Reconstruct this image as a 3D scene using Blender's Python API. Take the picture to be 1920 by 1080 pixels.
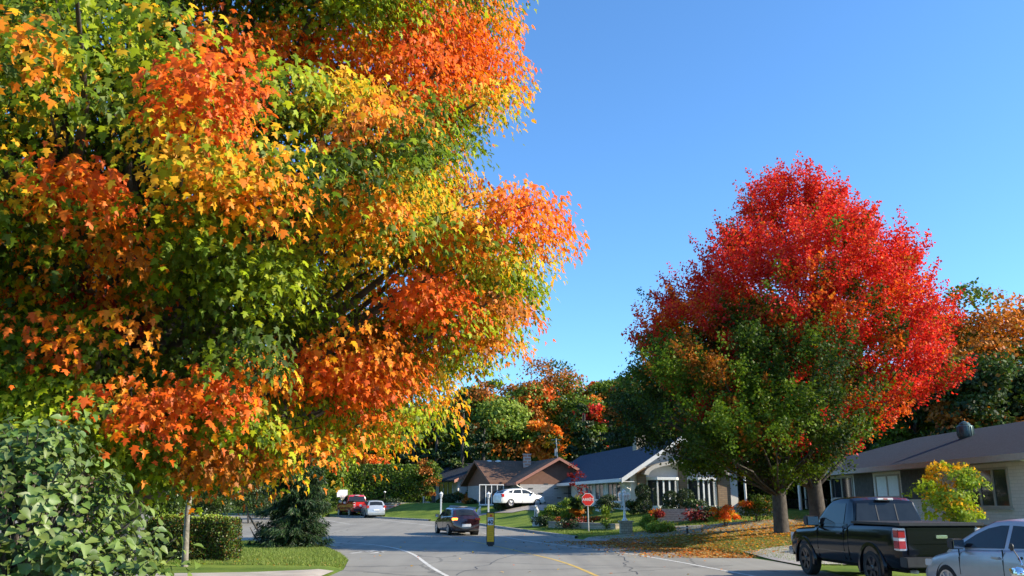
import bpy, math, random
import numpy as np
from mathutils import Vector, Matrix
random.seed(7)
rng = np.random.default_rng(11)
R = math.radians
sc = bpy.context.scene
for o in list(bpy.data.objects): bpy.data.objects.remove(o)
col = sc.collection

# ------------------------------------------------------------------ camera
CAM_H = 1.85
PITCH = math.atan(0.25)
cam_d = bpy.data.cameras.new("camera"); cam = bpy.data.objects.new("camera", cam_d); col.objects.link(cam)
cam_d.sensor_width = 36; cam_d.lens = 36 * 1600 / 1920
cam_d.clip_start = 0.1; cam_d.clip_end = 3000
cam.location = (0, 0, CAM_H); cam.rotation_euler = (R(90) + PITCH, 0, 0)
sc.camera = cam
# ------------------------------------------------------------------ light
SUN = Vector((0.985, -0.16, 0)).normalized(); ELEV = R(30)
w = bpy.data.worlds.new("World"); sc.world = w; w.use_nodes = True
nt = w.node_tree; nt.nodes.clear()
sky = nt.nodes.new("ShaderNodeTexSky"); sky.sky_type = 'NISHITA'; sky.sun_disc = False
sky.sun_elevation = ELEV; sky.sun_rotation = math.atan2(SUN.x, SUN.y)
sky.altitude = 0; sky.air_density = 1.0; sky.dust_density = 0.35; sky.ozone_density = 3.0
bg = nt.nodes.new("ShaderNodeBackground"); bg.inputs[1].default_value = 0.12
wo = nt.nodes.new("ShaderNodeOutputWorld")
tint = nt.nodes.new('ShaderNodeMix'); tint.data_type = 'RGBA'; tint.blend_type = 'MULTIPLY'; tint.inputs['Factor'].default_value = 1; tint.inputs['B'].default_value = (.70, 1.06, 1.34, 1)
nt.links.new(sky.outputs[0], tint.inputs['A']); nt.links.new(tint.outputs['Result'], bg.inputs[0]); nt.links.new(bg.outputs[0], wo.inputs[0])
sd = bpy.data.lights.new("sun", 'SUN'); sd.energy = 5.0; sd.angle = R(0.53); sd.color = (1, .885, .70)
so = bpy.data.objects.new("sun", sd); col.objects.link(so)
sdir = Vector((SUN.x * math.cos(ELEV), SUN.y * math.cos(ELEV), math.sin(ELEV)))
so.rotation_euler = sdir.to_track_quat('Z', 'Y').to_euler(); so.location = (60, -10, 40)
vs = sc.view_settings; vs.view_transform = 'Standard'; vs.look = 'None'; vs.gamma = 1; vs.exposure = 0.86
vs.use_curve_mapping = False
sc.cycles.max_bounces = 6; sc.cycles.transparent_max_bounces = 8

# ------------------------------------------------------------------ terrain
def sm(t):
    t = np.clip(t, 0, 1); return t * t * (3 - 2 * t)
XR_Y = [-30, 5, 20, 28, 33, 38, 44, 49, 55, 63, 68, 76, 84, 92, 105, 130]
XR_X = [9.5, 9.0, 8.6, 8.4, 7.6, 6.0, 3.6, 2.3, 0.3, -2.4, -5.0, -11.5, -18, -30, -55, -90]
XL_Y = [-30, 5, 25, 29, 32, 36, 39.2, 40.4, 41.2, 42, 130]
XL_X = [-4.3, -4.4, -4.7, -5.3, -6.1, -7.4, -9.4, -12, -25, -90, -90]
def xr(y): return np.interp(y, XR_Y, XR_X)
def xl(y): return np.interp(y, XL_Y, XL_X)
def road_z(y): return 0.5 * sm((np.asarray(y, float) - 45) / 40)
def ground_z(x, y):
    x = np.asarray(x, float); y = np.asarray(y, float)
    dr = x - xr(y)
    far = sm((y - 40) / 15)
    rise = 0.10 * sm(dr / 0.5) + (0.75 + 0.35 * far) * sm((dr - 0.6) / (9.5 + 2.5 * (1 - far)))
    # verge under the red maples rises sooner
    k = np.exp(-((x - 12) / 6.0) ** 2 - ((y - 37) / 7.0) ** 2)
    rise = rise + 0.22 * k * sm(dr / 2.0)
    k2 = np.exp(-((y - 21) / 7.0) ** 4)               # parking strip beside the road is flat
    rise = rise * (1 - k2 * sm((15 - dr) / 8)*0.95)
    dl = xl(y) - x
    lz = np.where((y < 41.5), 0.09 * sm(dl / 0.4) + 0.05 * sm(dl / 6), 0)
    z = road_z(y) + np.where(dr > 0, rise, 0) + np.where(dl > 0, lz, 0)
    z = z + 8.0 * sm((y - 96) / 70) + 7.0 * sm((x - 34) / 45) * sm((y - 25) / 40) + 3 * sm((-x - 45) / 50)
    inside = (dr <= 0) & (dl <= 0)
    return np.where(inside, z - 0.05, z)
def gz(x, y): return float(ground_z(x, y))
cp_, sp_ = math.cos(PITCH), math.sin(PITCH)
def ray(px, py):
    u = (px - 960) / 1600; v = (540 - py) / 1600
    return Vector((u, cp_ - v * sp_, sp_ + v * cp_))
def at(px, py, Y):
    d = ray(px, py); t = Y / d.y
    return Vector((d.x * t, Y, CAM_H + d.z * t))
def xat(px, Y): return (px - 960) / 1600 * Y * (1 / (cp_ + (940 - 540) / 1600 * sp_))
def hit(px, py):
    d = ray(px, py); Y = 4.0
    while Y < 200:
        t = Y / d.y
        if CAM_H + d.z * t <= gz(d.x * t, Y): break
        Y += 0.1
    return Vector((d.x * Y / d.y, Y, gz(d.x * Y / d.y, Y)))
def proj(P):
    """camera coordinates of points: pixel of a 1920x1080 picture and depth"""
    P = np.asarray(P, float); x = P[:, 0]; y = P[:, 1]; z = P[:, 2] - CAM_H
    d = y * cp_ + z * sp_; v = -y * sp_ + z * cp_
    d = np.maximum(d, 0.01)
    return 960 + 1600 * x / d, 540 - 1600 * v / d, d

# ------------------------------------------------------------------ materials
def new_mat(name):
    m = bpy.data.materials.new(name); m.use_nodes = True
    return m, m.node_tree, m.node_tree.nodes["Principled BSDF"]
def pbr(name, c, rough=0.6, metal=0.0, var=0.12, scale=6.0, bump=0.0, bscale=40.0, coat=0.0, spec=0.5, c2=None):
    m, t, b = new_mat(name)
    b.inputs['Roughness'].default_value = rough; b.inputs['Metallic'].default_value = metal
    b.inputs['Specular IOR Level'].default_value = spec
    if coat: b.inputs['Coat Weight'].default_value = coat; b.inputs['Coat Roughness'].default_value = 0.05
    tc = t.nodes.new("ShaderNodeTexCoord")
    n = t.nodes.new("ShaderNodeTexNoise"); n.inputs['Scale'].default_value = scale; n.inputs['Detail'].default_value = 6
    t.links.new(tc.outputs['Object'], n.inputs['Vector'])
    r = t.nodes.new("ShaderNodeValToRGB")
    a = c2 if c2 else tuple(v * (1 - var) for v in c)
    bb = c if c2 else tuple(min(1, v * (1 + var)) for v in c)
    r.color_ramp.elements[0].position = 0.35; r.color_ramp.elements[1].position = 0.65
    r.color_ramp.elements[0].color = (*a, 1); r.color_ramp.elements[1].color = (*bb, 1)
    t.links.new(n.outputs['Fac'], r.inputs[0]); t.links.new(r.outputs[0], b.inputs['Base Color'])
    if bump:
        n2 = t.nodes.new("ShaderNodeTexNoise"); n2.inputs['Scale'].default_value = bscale; n2.inputs['Detail'].default_value = 4
        t.links.new(tc.outputs['Object'], n2.inputs['Vector'])
        bp = t.nodes.new("ShaderNodeBump"); bp.inputs['Strength'].default_value = bump; bp.inputs['Distance'].default_value = 0.02
        t.links.new(n2.outputs['Fac'], bp.inputs['Height']); t.links.new(bp.outputs[0], b.inputs['Normal'])
    return m
def leaf_mat(name, trans=0.4, gloss=0.07, grough=0.4):
    m = bpy.data.materials.new(name); m.use_nodes = True; t = m.node_tree; t.nodes.clear()
    at_ = t.nodes.new("ShaderNodeAttribute"); at_.attribute_name = "leafcol"
    d = t.nodes.new("ShaderNodeBsdfDiffuse"); tr = t.nodes.new("ShaderNodeBsdfTranslucent")
    g = t.nodes.new("ShaderNodeBsdfGlossy"); g.inputs['Roughness'].default_value = grough
    m1 = t.nodes.new("ShaderNodeMixShader"); m1.inputs[0].default_value = trans
    m2 = t.nodes.new("ShaderNodeMixShader"); m2.inputs[0].default_value = gloss
    o = t.nodes.new("ShaderNodeOutputMaterial")
    t.links.new(at_.outputs['Color'], d.inputs[0]); t.links.new(at_.outputs['Color'], tr.inputs[0])
    t.links.new(d.outputs[0], m1.inputs[1]); t.links.new(tr.outputs[0], m1.inputs[2])
    t.links.new(m1.outputs[0], m2.inputs[1]); t.links.new(g.outputs[0], m2.inputs[2])
    t.links.new(m2.outputs[0], o.inputs[0])
    return m
def brick_mat(name, c1, c2, mortar, scale=1.0, bw=0.5, rh=0.2, rough=0.85, ms=0.02):
    m, t, b = new_mat(name)
    tc = t.nodes.new("ShaderNodeTexCoord"); sx = t.nodes.new("ShaderNodeSeparateXYZ"); cx = t.nodes.new("ShaderNodeCombineXYZ")
    ad = t.nodes.new("ShaderNodeMath"); ad.operation = 'ADD'
    t.links.new(tc.outputs['Object'], sx.inputs[0]); t.links.new(sx.outputs[0], ad.inputs[0]); t.links.new(sx.outputs[1], ad.inputs[1])
    t.links.new(ad.outputs[0], cx.inputs[0]); t.links.new(sx.outputs[2], cx.inputs[1])
    k = t.nodes.new("ShaderNodeTexBrick"); k.inputs['Scale'].default_value = scale
    k.inputs['Color1'].default_value = (*c1, 1); k.inputs['Color2'].default_value = (*c2, 1); k.inputs['Mortar'].default_value = (*mortar, 1)
    k.inputs['Brick Width'].default_value = bw; k.inputs['Row Height'].default_value = rh; k.inputs['Mortar Size'].default_value = ms
    t.links.new(cx.outputs[0], k.inputs['Vector']); t.links.new(k.outputs['Color'], b.inputs['Base Color'])
    b.inputs['Roughness'].default_value = rough
    return m
M = {}
M['bark'] = pbr('bark', (.062, .052, .042), .9, bump=.9, bscale=14, scale=5, var=.35)
M['bark_grey'] = pbr('bark_grey', (.20, .18, .15), .9, bump=.8, bscale=18, scale=7, var=.35)
M['leaf'] = leaf_mat('maple_leaf', .46, .015, .5)
M['leaf_far'] = leaf_mat('far_leaf', .30, .03, .6)
M['leaf_lilac'] = leaf_mat('lilac_leaf', .32, .05, .5)
M['leaf_evergreen'] = leaf_mat('evergreen_leaf', .12, .04, .5)
def asphalt():
    m, t, b = new_mat('asphalt')
    tc = t.nodes.new("ShaderNodeTexCoord")
    n = t.nodes.new("ShaderNodeTexNoise"); n.inputs['Scale'].default_value = .35; n.inputs['Detail'].default_value = 8; n.inputs['Roughness'].default_value = .65
    f = t.nodes.new("ShaderNodeTexNoise"); f.inputs['Scale'].default_value = 28; f.inputs['Detail'].default_value = 3
    # long wheel tracks: noise stretched along the road
    mp = t.nodes.new("ShaderNodeMapping"); mp.inputs['Scale'].default_value = (1.3, .05, 1)
    n3 = t.nodes.new("ShaderNodeTexNoise"); n3.inputs['Scale'].default_value = 1; n3.inputs['Detail'].default_value = 3
    for q in (n, f): t.links.new(tc.outputs['Object'], q.inputs['Vector'])
    t.links.new(tc.outputs['Object'], mp.inputs[0]); t.links.new(mp.outputs[0], n3.inputs['Vector'])
    a1 = t.nodes.new("ShaderNodeMath"); a1.operation = 'ADD'; a2 = t.nodes.new("ShaderNodeMath"); a2.operation = 'MULTIPLY_ADD'; a2.inputs[1].default_value = .7
    t.links.new(n.outputs['Fac'], a1.inputs[0]); t.links.new(n3.outputs['Fac'], a1.inputs[1])
    t.links.new(f.outputs['Fac'], a2.inputs[0]); t.links.new(a1.outputs[0], a2.inputs[2])
    r = t.nodes.new("ShaderNodeValToRGB"); r.color_ramp.elements[0].position = .9/2; r.color_ramp.elements[1].position = 1.7/2
    hf = t.nodes.new("ShaderNodeMath"); hf.operation = 'MULTIPLY'; hf.inputs[1].default_value = .5
    t.links.new(a2.outputs[0], hf.inputs[0]); t.links.new(hf.outputs[0], r.inputs[0])
    r.color_ramp.elements[0].color = (.165, .155, .135, 1); r.color_ramp.elements[1].color = (.27, .255, .215, 1)
    # cracks
    v = t.nodes.new("ShaderNodeTexVoronoi"); v.feature = 'DISTANCE_TO_EDGE'; v.inputs['Scale'].default_value = .22
    wn = t.nodes.new("ShaderNodeTexNoise"); wn.inputs['Scale'].default_value = 1.2; wn.inputs['Detail'].default_value = 5
    mv = t.nodes.new("ShaderNodeMix"); mv.data_type = 'VECTOR'; mv.inputs['Factor'].default_value = .35
    t.links.new(tc.outputs['Object'], wn.inputs['Vector']); t.links.new(tc.outputs['Object'], mv.inputs['A']); t.links.new(wn.outputs['Color'], mv.inputs['B'])
    t.links.new(mv.outputs['Result'], v.inputs['Vector'])
    lt = t.nodes.new("ShaderNodeMath"); lt.operation = 'LESS_THAN'; lt.inputs[1].default_value = .006
    t.links.new(v.outputs['Distance'], lt.inputs[0])
    mc = t.nodes.new("ShaderNodeMix"); mc.data_type = 'RGBA'; mc.inputs['B'].default_value = (.07, .068, .06, 1)
    sf = t.nodes.new("ShaderNodeMath"); sf.operation = 'MULTIPLY'; sf.inputs[1].default_value = .55
    t.links.new(lt.outputs[0], sf.inputs[0]); t.links.new(sf.outputs[0], mc.inputs['Factor'])
    t.links.new(r.outputs[0], mc.inputs['A']); t.links.new(mc.outputs['Result'], b.inputs['Base Color'])
    b.inputs['Roughness'].default_value = .85
    bp = t.nodes.new("ShaderNodeBump"); bp.inputs['Strength'].default_value = .25; bp.inputs['Distance'].default_value = .01
    t.links.new(f.outputs['Fac'], bp.inputs['Height']); t.links.new(bp.outputs[0], b.inputs['Normal'])
    return m
M['asphalt'] = asphalt()
M['grass'] = pbr('lawn_grass', (.17, .225, .035), .9, scale=.7, c2=(.075, .13, .02), bump=1.0, bscale=45, spec=.1)
M['blade'] = leaf_mat('grass_blade', .35, .03, .6)
M['concrete'] = pbr('concrete', (.36, .32, .28), .9, scale=2.2, var=.14, bump=.2)
M['paver'] = pbr('paving', (.30, .265, .23), .9, scale=3, var=.15, bump=.3)
M['kerb'] = pbr('kerb_concrete', (.27, .255, .23), .9, scale=4, var=.25, bump=.3)
M['paint_white'] = pbr('road_paint_white', (.66, .65, .60), .8, scale=5, c2=(.36, .35, .32))
M['paint_yellow'] = pbr('road_paint_yellow', (.62, .40, .06), .8, scale=5, c2=(.36, .26, .09))
M['white'] = pbr('white_paint', (.78, .78, .76), .5, var=.05)
M['white_metal'] = pbr('white_metal', (.76, .76, .72), .35, var=.05)
M['glass'] = pbr('window_glass', (.025, .03, .035), .06, var=.1, spec=.9)
M['glass_car'] = pbr('car_glass', (.02, .024, .028), .04, var=.1, spec=.35)
M['blind'] = pbr('window_blind', (.82, .86, .82), .6, var=.04)
M['curtain'] = pbr('curtain', (.45, .45, .45), .8, var=.2, scale=9)
M['rubber'] = pbr('rubber', (.018, .018, .018), .8, var=.2)
M['black'] = pbr('black_plastic', (.022, .022, .024), .55, var=.2)
M['under'] = pbr('wheel_well', (.01, .01, .01), .95)
M['chrome'] = pbr('chrome', (.75, .75, .75), .12, 1.0, var=.03)
M['alloy'] = pbr('alloy', (.55, .55, .57), .3, .85, var=.05)
M['alloy_dark'] = pbr('alloy_dark', (.05, .05, .055), .3, .6, var=.05)
M['tail_red'] = pbr('tail_lamp_red', (.42, .02, .02), .15, var=.1, coat=.6)
M['tail_clear'] = pbr('tail_lamp_clear', (.75, .70, .68), .15, var=.1, coat=.6)
M['lamp_clear'] = pbr('head_lamp', (.55, .56, .58), .08, var=.1, coat=.8)
M['car_black'] = pbr('paint_black', (.005, .0055, .008), .12, .0, var=.05, coat=.25, spec=.3)
M['car_silver'] = pbr('paint_silver', (.40, .40, .42), .34, .35, var=.03, coat=.6)
M['car_maroon'] = pbr('paint_maroon', (.045, .012, .014), .2, .25, var=.04, coat=1.0)
M['car_white'] = pbr('paint_white_car', (.80, .80, .78), .25, .0, var=.02, coat=.8)
M['car_red'] = pbr('paint_red', (.55, .022, .016), .22, .0, var=.04, coat=1.0)
M['car_grey'] = pbr('paint_light_silver', (.52, .54, .55), .26, .4, var=.03, coat=.8)
M['sign_red'] = pbr('sign_red', (.72, .030, .022), .4, var=.04)
M['sign_orange'] = pbr('sign_orange', (.80, .40, .012), .55, var=.08)
M['sign_text'] = pbr('sign_text_dark', (.02, .02, .025), .5)
M['sign_faint'] = pbr('sign_text_faint', (.55, .24, .012), .5)
M['sign_grey'] = pbr('sign_panel', (.62, .64, .70), .5, var=.05)
M['galv'] = pbr('galvanised', (.48, .48, .46), .5, .4, var=.15, scale=9)
M['stone'] = brick_mat('stone_block', (.34, .29, .20), (.44, .39, .29), (.20, .18, .14), 1, .22, .13, ms=.012)
M['stone_white'] = pbr('cast_stone', (.62, .61, .57), .8, var=.12, scale=12, bump=.3)
M['brick_red'] = brick_mat('brick_red', (.42, .14, .08), (.50, .24, .17), (.50, .40, .34), 1, .62, .26, ms=.05)
M['brick_white'] = brick_mat('brick_white', (.42, .41, .40), (.36, .35, .34), (.30, .29, .28), 1, .42, .12, ms=.014)
M['brick_dark'] = pbr('brick_dark', (.06, .06, .06), .9)
M['brick_brown'] = brick_mat('brick_brown', (.20, .13, .08), (.26, .18, .11), (.16, .12, .09), 1, .4, .13, ms=.014)
M['brick_cream'] = brick_mat('brick_cream', (.78, .72, .66), (.72, .66, .60), (.62, .58, .52), 1, .45, .13, ms=.012)
M['stucco'] = pbr('stucco', (.60, .59, .56), .9, var=.05, bump=.2)
M['siding_dark'] = pbr('siding_dark', (.085, .08, .07), .8, var=.2, scale=4)
M['siding_brown'] = pbr('siding_brown', (.17, .085, .055), .85, var=.1, scale=4)
M['fascia_orange'] = pbr('fascia_rust', (.34, .15, .105), .7, var=.1)
M['trim'] = pbr('trim_white', (.66, .66, .64), .6, var=.06)
M['trim_tan'] = pbr('trim_tan', (.42, .39, .34), .6, var=.06)
def shingle(name, c):
    m = pbr(name, c, .9, var=.25, scale=9, bump=.6, bscale=30, spec=.25)
    return m
M['roof_blue'] = shingle('shingle_slate', (.055, .062, .085))
M['roof_dark'] = shingle('shingle_dark', (.030, .036, .046))
M['roof_brown'] = shingle('shingle_brown', (.125, .07, .045))
M['pot'] = pbr('terracotta', (.42, .075, .03), .8, var=.15)
M['vent'] = pbr('vent_metal', (.07, .12, .12), .45, .5, var=.2)
M['soil'] = pbr('soil', (.05, .036, .025), 1, var=.3, bump=.8)
M['step'] = pbr('step_stone', (.17, .17, .18), .9, var=.2, bump=.4)
M['tar'] = pbr('tar_seal', (.055, .052, .048), .6, var=.3, scale=3)
M['dark_in'] = pbr('carport_shade_paint', (.02, .02, .024), .9)  # near-black colour stands in for the shade inside the carports
M['orange_glow'], _t, _b = new_mat('signal_lamp')
_b.inputs['Base Color'].default_value = (.9, .25, .03, 1); _b.inputs['Emission Color'].default_value = (1, .25, .03, 1); _b.inputs['Emission Strength'].default_value = 3

# ------------------------------------------------------------------ object helpers
def tag(o, label=None, cat=None, group=None, kind=None):
    if label: o['label'] = label
    if cat: o['category'] = cat
    if group: o['group'] = group
    if kind: o['kind'] = kind
    return o
def thing(name, loc, rz=0.0, label=None, cat=None, group=None):
    o = bpy.data.objects.new(name, None); col.objects.link(o)
    o.empty_display_size = .2; o.location = loc; o.rotation_euler = (0, 0, rz)
    return tag(o, label, cat, group)
def link(name, me, parent=None, loc=None):
    o = bpy.data.objects.new(name, me); col.objects.link(o)
    if parent is not None: o.parent = parent
    if loc is not None: o.location = loc
    return o
def np_mesh(name, V, F, mat, colr=None, smooth=False):
    V = np.asarray(V, np.float32); F = np.asarray(F, np.int32)
    me = bpy.data.meshes.new(name); n, k = F.shape
    me.vertices.add(len(V)); me.vertices.foreach_set('co', V.ravel())
    me.loops.add(n * k); me.loops.foreach_set('vertex_index', F.ravel())
    me.polygons.add(n)
    me.polygons.foreach_set('loop_start', np.arange(0, n * k, k, dtype=np.int32))
    me.polygons.foreach_set('loop_total', np.full(n, k, np.int32))
    if colr is not None:
        a = me.attributes.new('leafcol', 'FLOAT_COLOR', 'POINT')
        c4 = np.ones((len(V), 4), np.float32); c4[:, :3] = colr
        a.data.foreach_set('color', c4.ravel())
    me.materials.append(mat); me.update(calc_edges=True)
    if smooth: me.polygons.foreach_set('use_smooth', np.ones(n, bool))
    return me
class MB:
    def __init__(s): s.v = []; s.f = []; s.g = []
    def add(s, vs, fs):
        s.g.append((len(s.v), len(s.f))); b = len(s.v); s.v += [tuple(v) for v in vs]; s.f += [tuple(i + b for i in f) for f in fs]; return s
    def box(s, x0, x1, y0, y1, z0, z1, m=None):
        vs = [Vector(p) for p in ((x0, y0, z0), (x1, y0, z0), (x1, y1, z0), (x0, y1, z0), (x0, y0, z1), (x1, y0, z1), (x1, y1, z1), (x0, y1, z1))]
        if m is not None: vs = [m @ v for v in vs]
        return s.add(vs, [(3, 2, 1, 0), (4, 5, 6, 7), (0, 1, 5, 4), (1, 2, 6, 5), (2, 3, 7, 6), (3, 0, 4, 7)])
    def tube(s, pts, rad, n=8, cap=True):
        s.g.append((len(s.v), len(s.f))); pts = [Vector(p) for p in pts]; rings = []; k = len(pts); b = len(s.v)
        up = None
        for i, p in enumerate(pts):
            d = (pts[min(i + 1, k - 1)] - pts[max(i - 1, 0)]).normalized()
            if up is None:
                up = Vector((0, 0, 1)) if abs(d.z) < .9 else Vector((1, 0, 0))
            x = d.cross(up).normalized(); y = x.cross(d).normalized(); up = y
            r = rad[i] if hasattr(rad, '__len__') else rad
            for j in range(n):
                a = 2 * math.pi * j / n
                s.v.append(tuple(p + x * math.cos(a) * r + y * math.sin(a) * r))
        for i in range(k - 1):
            for j in range(n):
                j2 = (j + 1) % n
                s.f.append((b + i * n + j, b + i * n + j2, b + (i + 1) * n + j2, b + (i + 1) * n + j))
        if cap:
            s.f.append(tuple(b + j for j in reversed(range(n)))); s.f.append(tuple(b + (k - 1) * n + j for j in range(n)))
        return s
    def lathe(s, prof, n=20, c=(0, 0, 0), m=None):
        b = len(s.v); c = Vector(c)
        for r, z in prof:
            for j in range(n):
                a = 2 * math.pi * j / n; p = Vector((r * math.cos(a), r * math.sin(a), z))
                p = (m @ p) if m is not None else p + c
                s.v.append(tuple(p))
        for i in range(len(prof) - 1):
            for j in range(n):
                j2 = (j + 1) % n
                s.f.append((b + i * n + j, b + i * n + j2, b + (i + 1) * n + j2, b + (i + 1) * n + j))
        s.f.append(tuple(b + j for j in reversed(range(n)))); s.f.append(tuple(b + (len(prof) - 1) * n + j for j in range(n)))
        return s
    def prism(s, poly, h0, h1, f):
        """poly: list of (a,b); f(a,b,h) -> point"""
        n = len(poly)
        vs = [f(a, b, h0) for a, b in poly] + [f(a, b, h1) for a, b in poly]
        fs = [tuple(reversed(range(n))), tuple(range(n, 2 * n))] + [(i, (i + 1) % n, n + (i + 1) % n, n + i) for i in range(n)]
        return s.add(vs, fs)
    def build(s, name, mat, parent=None, bevel=0, smooth=None, segs=2):
        if name in ('gable_siding', 'brick_pier', 'carport_post', 'downspout', 'carport_wall', 'rake_board', 'soffit', 'gutter', 'fascia', 'fork', 'grip', 'dark_brick') and len(s.g) > 1:
            last = None; ends = s.g[1:] + [(len(s.v), len(s.f))]
            for (v0, f0), (v1, f1) in zip(s.g, ends):
                q = MB(); q.v = s.v[v0:v1]; q.f = [tuple(i - v0 for i in f) for f in s.f[f0:f1]]; last = q.build(name, mat, parent, bevel, smooth, segs)
            return last
        me = bpy.data.meshes.new(name); me.from_pydata(s.v, [], s.f)
        me.materials.append(mat); me.update()
        import bmesh
        bm = bmesh.new(); bm.from_mesh(me)
        bmesh.ops.recalc_face_normals(bm, faces=bm.faces)
        if bevel:
            ed = [e for e in bm.edges if len(e.link_faces) == 2 and e.calc_face_angle(0) > R(35)]
            bmesh.ops.bevel(bm, geom=ed, offset=bevel, segments=segs, affect='EDGES', clamp_overlap=True)
        bm.to_mesh(me); bm.free()
        if smooth:
            me.polygons.foreach_set('use_smooth', np.ones(len(me.polygons), bool)); me.set_sharp_from_angle(angle=R(smooth))
        return link(name, me, parent)
def text_mesh(name, body, size, mat, parent, loc, rot, ext=.003, bold=0.0, sx=1.0):
    cu = bpy.data.curves.new(name, 'FONT'); cu.body = body; cu.size = size; cu.align_x = 'CENTER'; cu.align_y = 'CENTER'
    cu.extrude = ext; cu.offset = bold
    ob = bpy.data.objects.new(name, cu); col.objects.link(ob)
    bpy.context.view_layer.update()
    me = bpy.data.meshes.new_from_object(ob.evaluated_get(bpy.context.evaluated_depsgraph_get()))
    bpy.data.objects.remove(ob); me.name = name
    me.materials.clear(); me.materials.append(mat)
    o = link(name, me, parent, loc); o.rotation_euler = rot; o.scale = (sx, 1, 1)
    return o

# ------------------------------------------------------------------ foliage machinery
def fan(outline, centre, zf):
    pts = [(x, y, zf(x, y)) for x, y in outline]; c = (*centre, zf(*centre))
    n = len(pts)
    return np.array(pts + [c]), np.array([(i, (i + 1) % n, n) for i in range(n)])
half = [(.34, .0), (.25, .19), (.55, .42), (.17, .50), (.21, .70)]
out = [(0, 0)] + half + [(0, 1.0)] + [(-x, y) for x, y in reversed(half)]
MAPLE = fan(out, (0, .36), lambda x, y: -.45 * x * x - .22 * y * y)
MAPLE_CURLED = fan([(x * .72, y * .92) for x, y in out], (0, .33), lambda x, y: .62 * abs(x) - .55 * y * y + .25 * y)
half = [(.27, -.06), (.43, .18), (.38, .48), (.17, .82)]
out = [(0, 0)] + half + [(0, 1.05)] + [(-x, y) for x, y in reversed(half)]
HEART = fan(out, (0, .4), lambda x, y: .38 * abs(x) - .2 * y * y)
KITE = (np.array([(0, 0, 0), (.38, .45, -.05), (0, 1, -.12), (-.38, .45, -.05)]), np.array([(0, 1, 2, 3)]))
TRI5 = fan([(0, 0), (.48, .30), (.22, .55), (0, 1), (-.22, .55), (-.48, .30)], (0, .4), lambda x, y: -.3 * x * x - .15 * y * y)
NEEDLE = (np.array([(-.10, 0, 0), (.10, 0, 0), (.0, 1, -.1)]), np.array([(0, 1, 2)]))
def nrm(a):
    return a / np.maximum(np.linalg.norm(a, axis=-1, keepdims=True), 1e-6)
def leaves(P, tip, nor, size, colr, tmpl, cvar=.10):
    """one mesh of leaves: position, tip direction, blade normal, size, colour"""
    T, F = tmpl; n = len(P); k = len(T)
    y = nrm(tip); z = nor - (nor * y).sum(1, keepdims=True) * y; z = nrm(z); x = np.cross(y, z)
    V = (P[:, None, :] + size[:, None, None] * (T[None, :, 0, None] * x[:, None, :] + T[None, :, 1, None] * y[:, None, :] + T[None, :, 2, None] * z[:, None, :]))
    FF = F[None] + (np.arange(n) * k)[:, None, None]
    c = colr * (1 + rng.normal(0, cvar, (n, 1))) + rng.normal(0, .006, (n, 3))
    C = np.repeat(np.clip(c, .004, .95), k, 0)
    return V.reshape(-1, 3), FF.reshape(-1, F.shape[1]), C
def rdir(n):
    return nrm(rng.normal(size=(n, 3)))
# leaf colours (linear reflectance)
PAL = dict(
    R=[(.80, .135, .011), (.84, .20, .015), (.72, .085, .010)],
    O=[(.86, .25, .012), (.84, .18, .010), (.88, .34, .018)],
    Y=[(.86, .46, .018), (.84, .35, .014), (.66, .50, .022)],
    L=[(.34, .43, .015), (.25, .37, .012), (.46, .48, .015)],
    G=[(.085, .150, .007), (.115, .185, .009), (.17, .245, .012)],
    D=[(.040, .075, .006), (.055, .10, .007), (.075, .115, .008)],
    B=[(.44, .12, .010), (.52, .19, .014), (.30, .10, .010)],
    C=[(.72, .030, .018), (.80, .060, .030), (.60, .016, .012)],
    M=[(.25, .015, .013), (.16, .012, .010), (.33, .03, .012)],
    K=[(.033, .056, .013), (.048, .080, .016), (.026, .046, .012)],
    V=[(.24, .33, .03), (.16, .26, .022), (.32, .38, .04)],
)
def pal_pick(cls, n):
    a = np.array(PAL[cls]); w = rng.dirichlet((1.2, 1.2, 1.2), n)
    return w @ a
def limb(mb, p0, p1, r0, r1, bend=.15, n=6, seg=6, sag=0.0):
    p0 = Vector(p0); p1 = Vector(p1); L = (p1 - p0).length
    o = Vector((random.uniform(-1, 1), random.uniform(-1, 1), random.uniform(-.3, 1))) * L * bend
    pts = []; rr = []
    for i in range(seg + 1):
        t = i / seg; q = p0.lerp(p1, t) + o * math.sin(math.pi * t) * .6 + Vector((0, 0, -sag * L * t * t))
        q += Vector((random.uniform(-1, 1), random.uniform(-1, 1), random.uniform(-1, 1))) * L * .012
        pts.append(q); rr.append(r0 + (r1 - r0) * t ** .8)
    pts[0] = p0; mb.tube(pts, rr, n, cap=False)
    return pts
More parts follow.
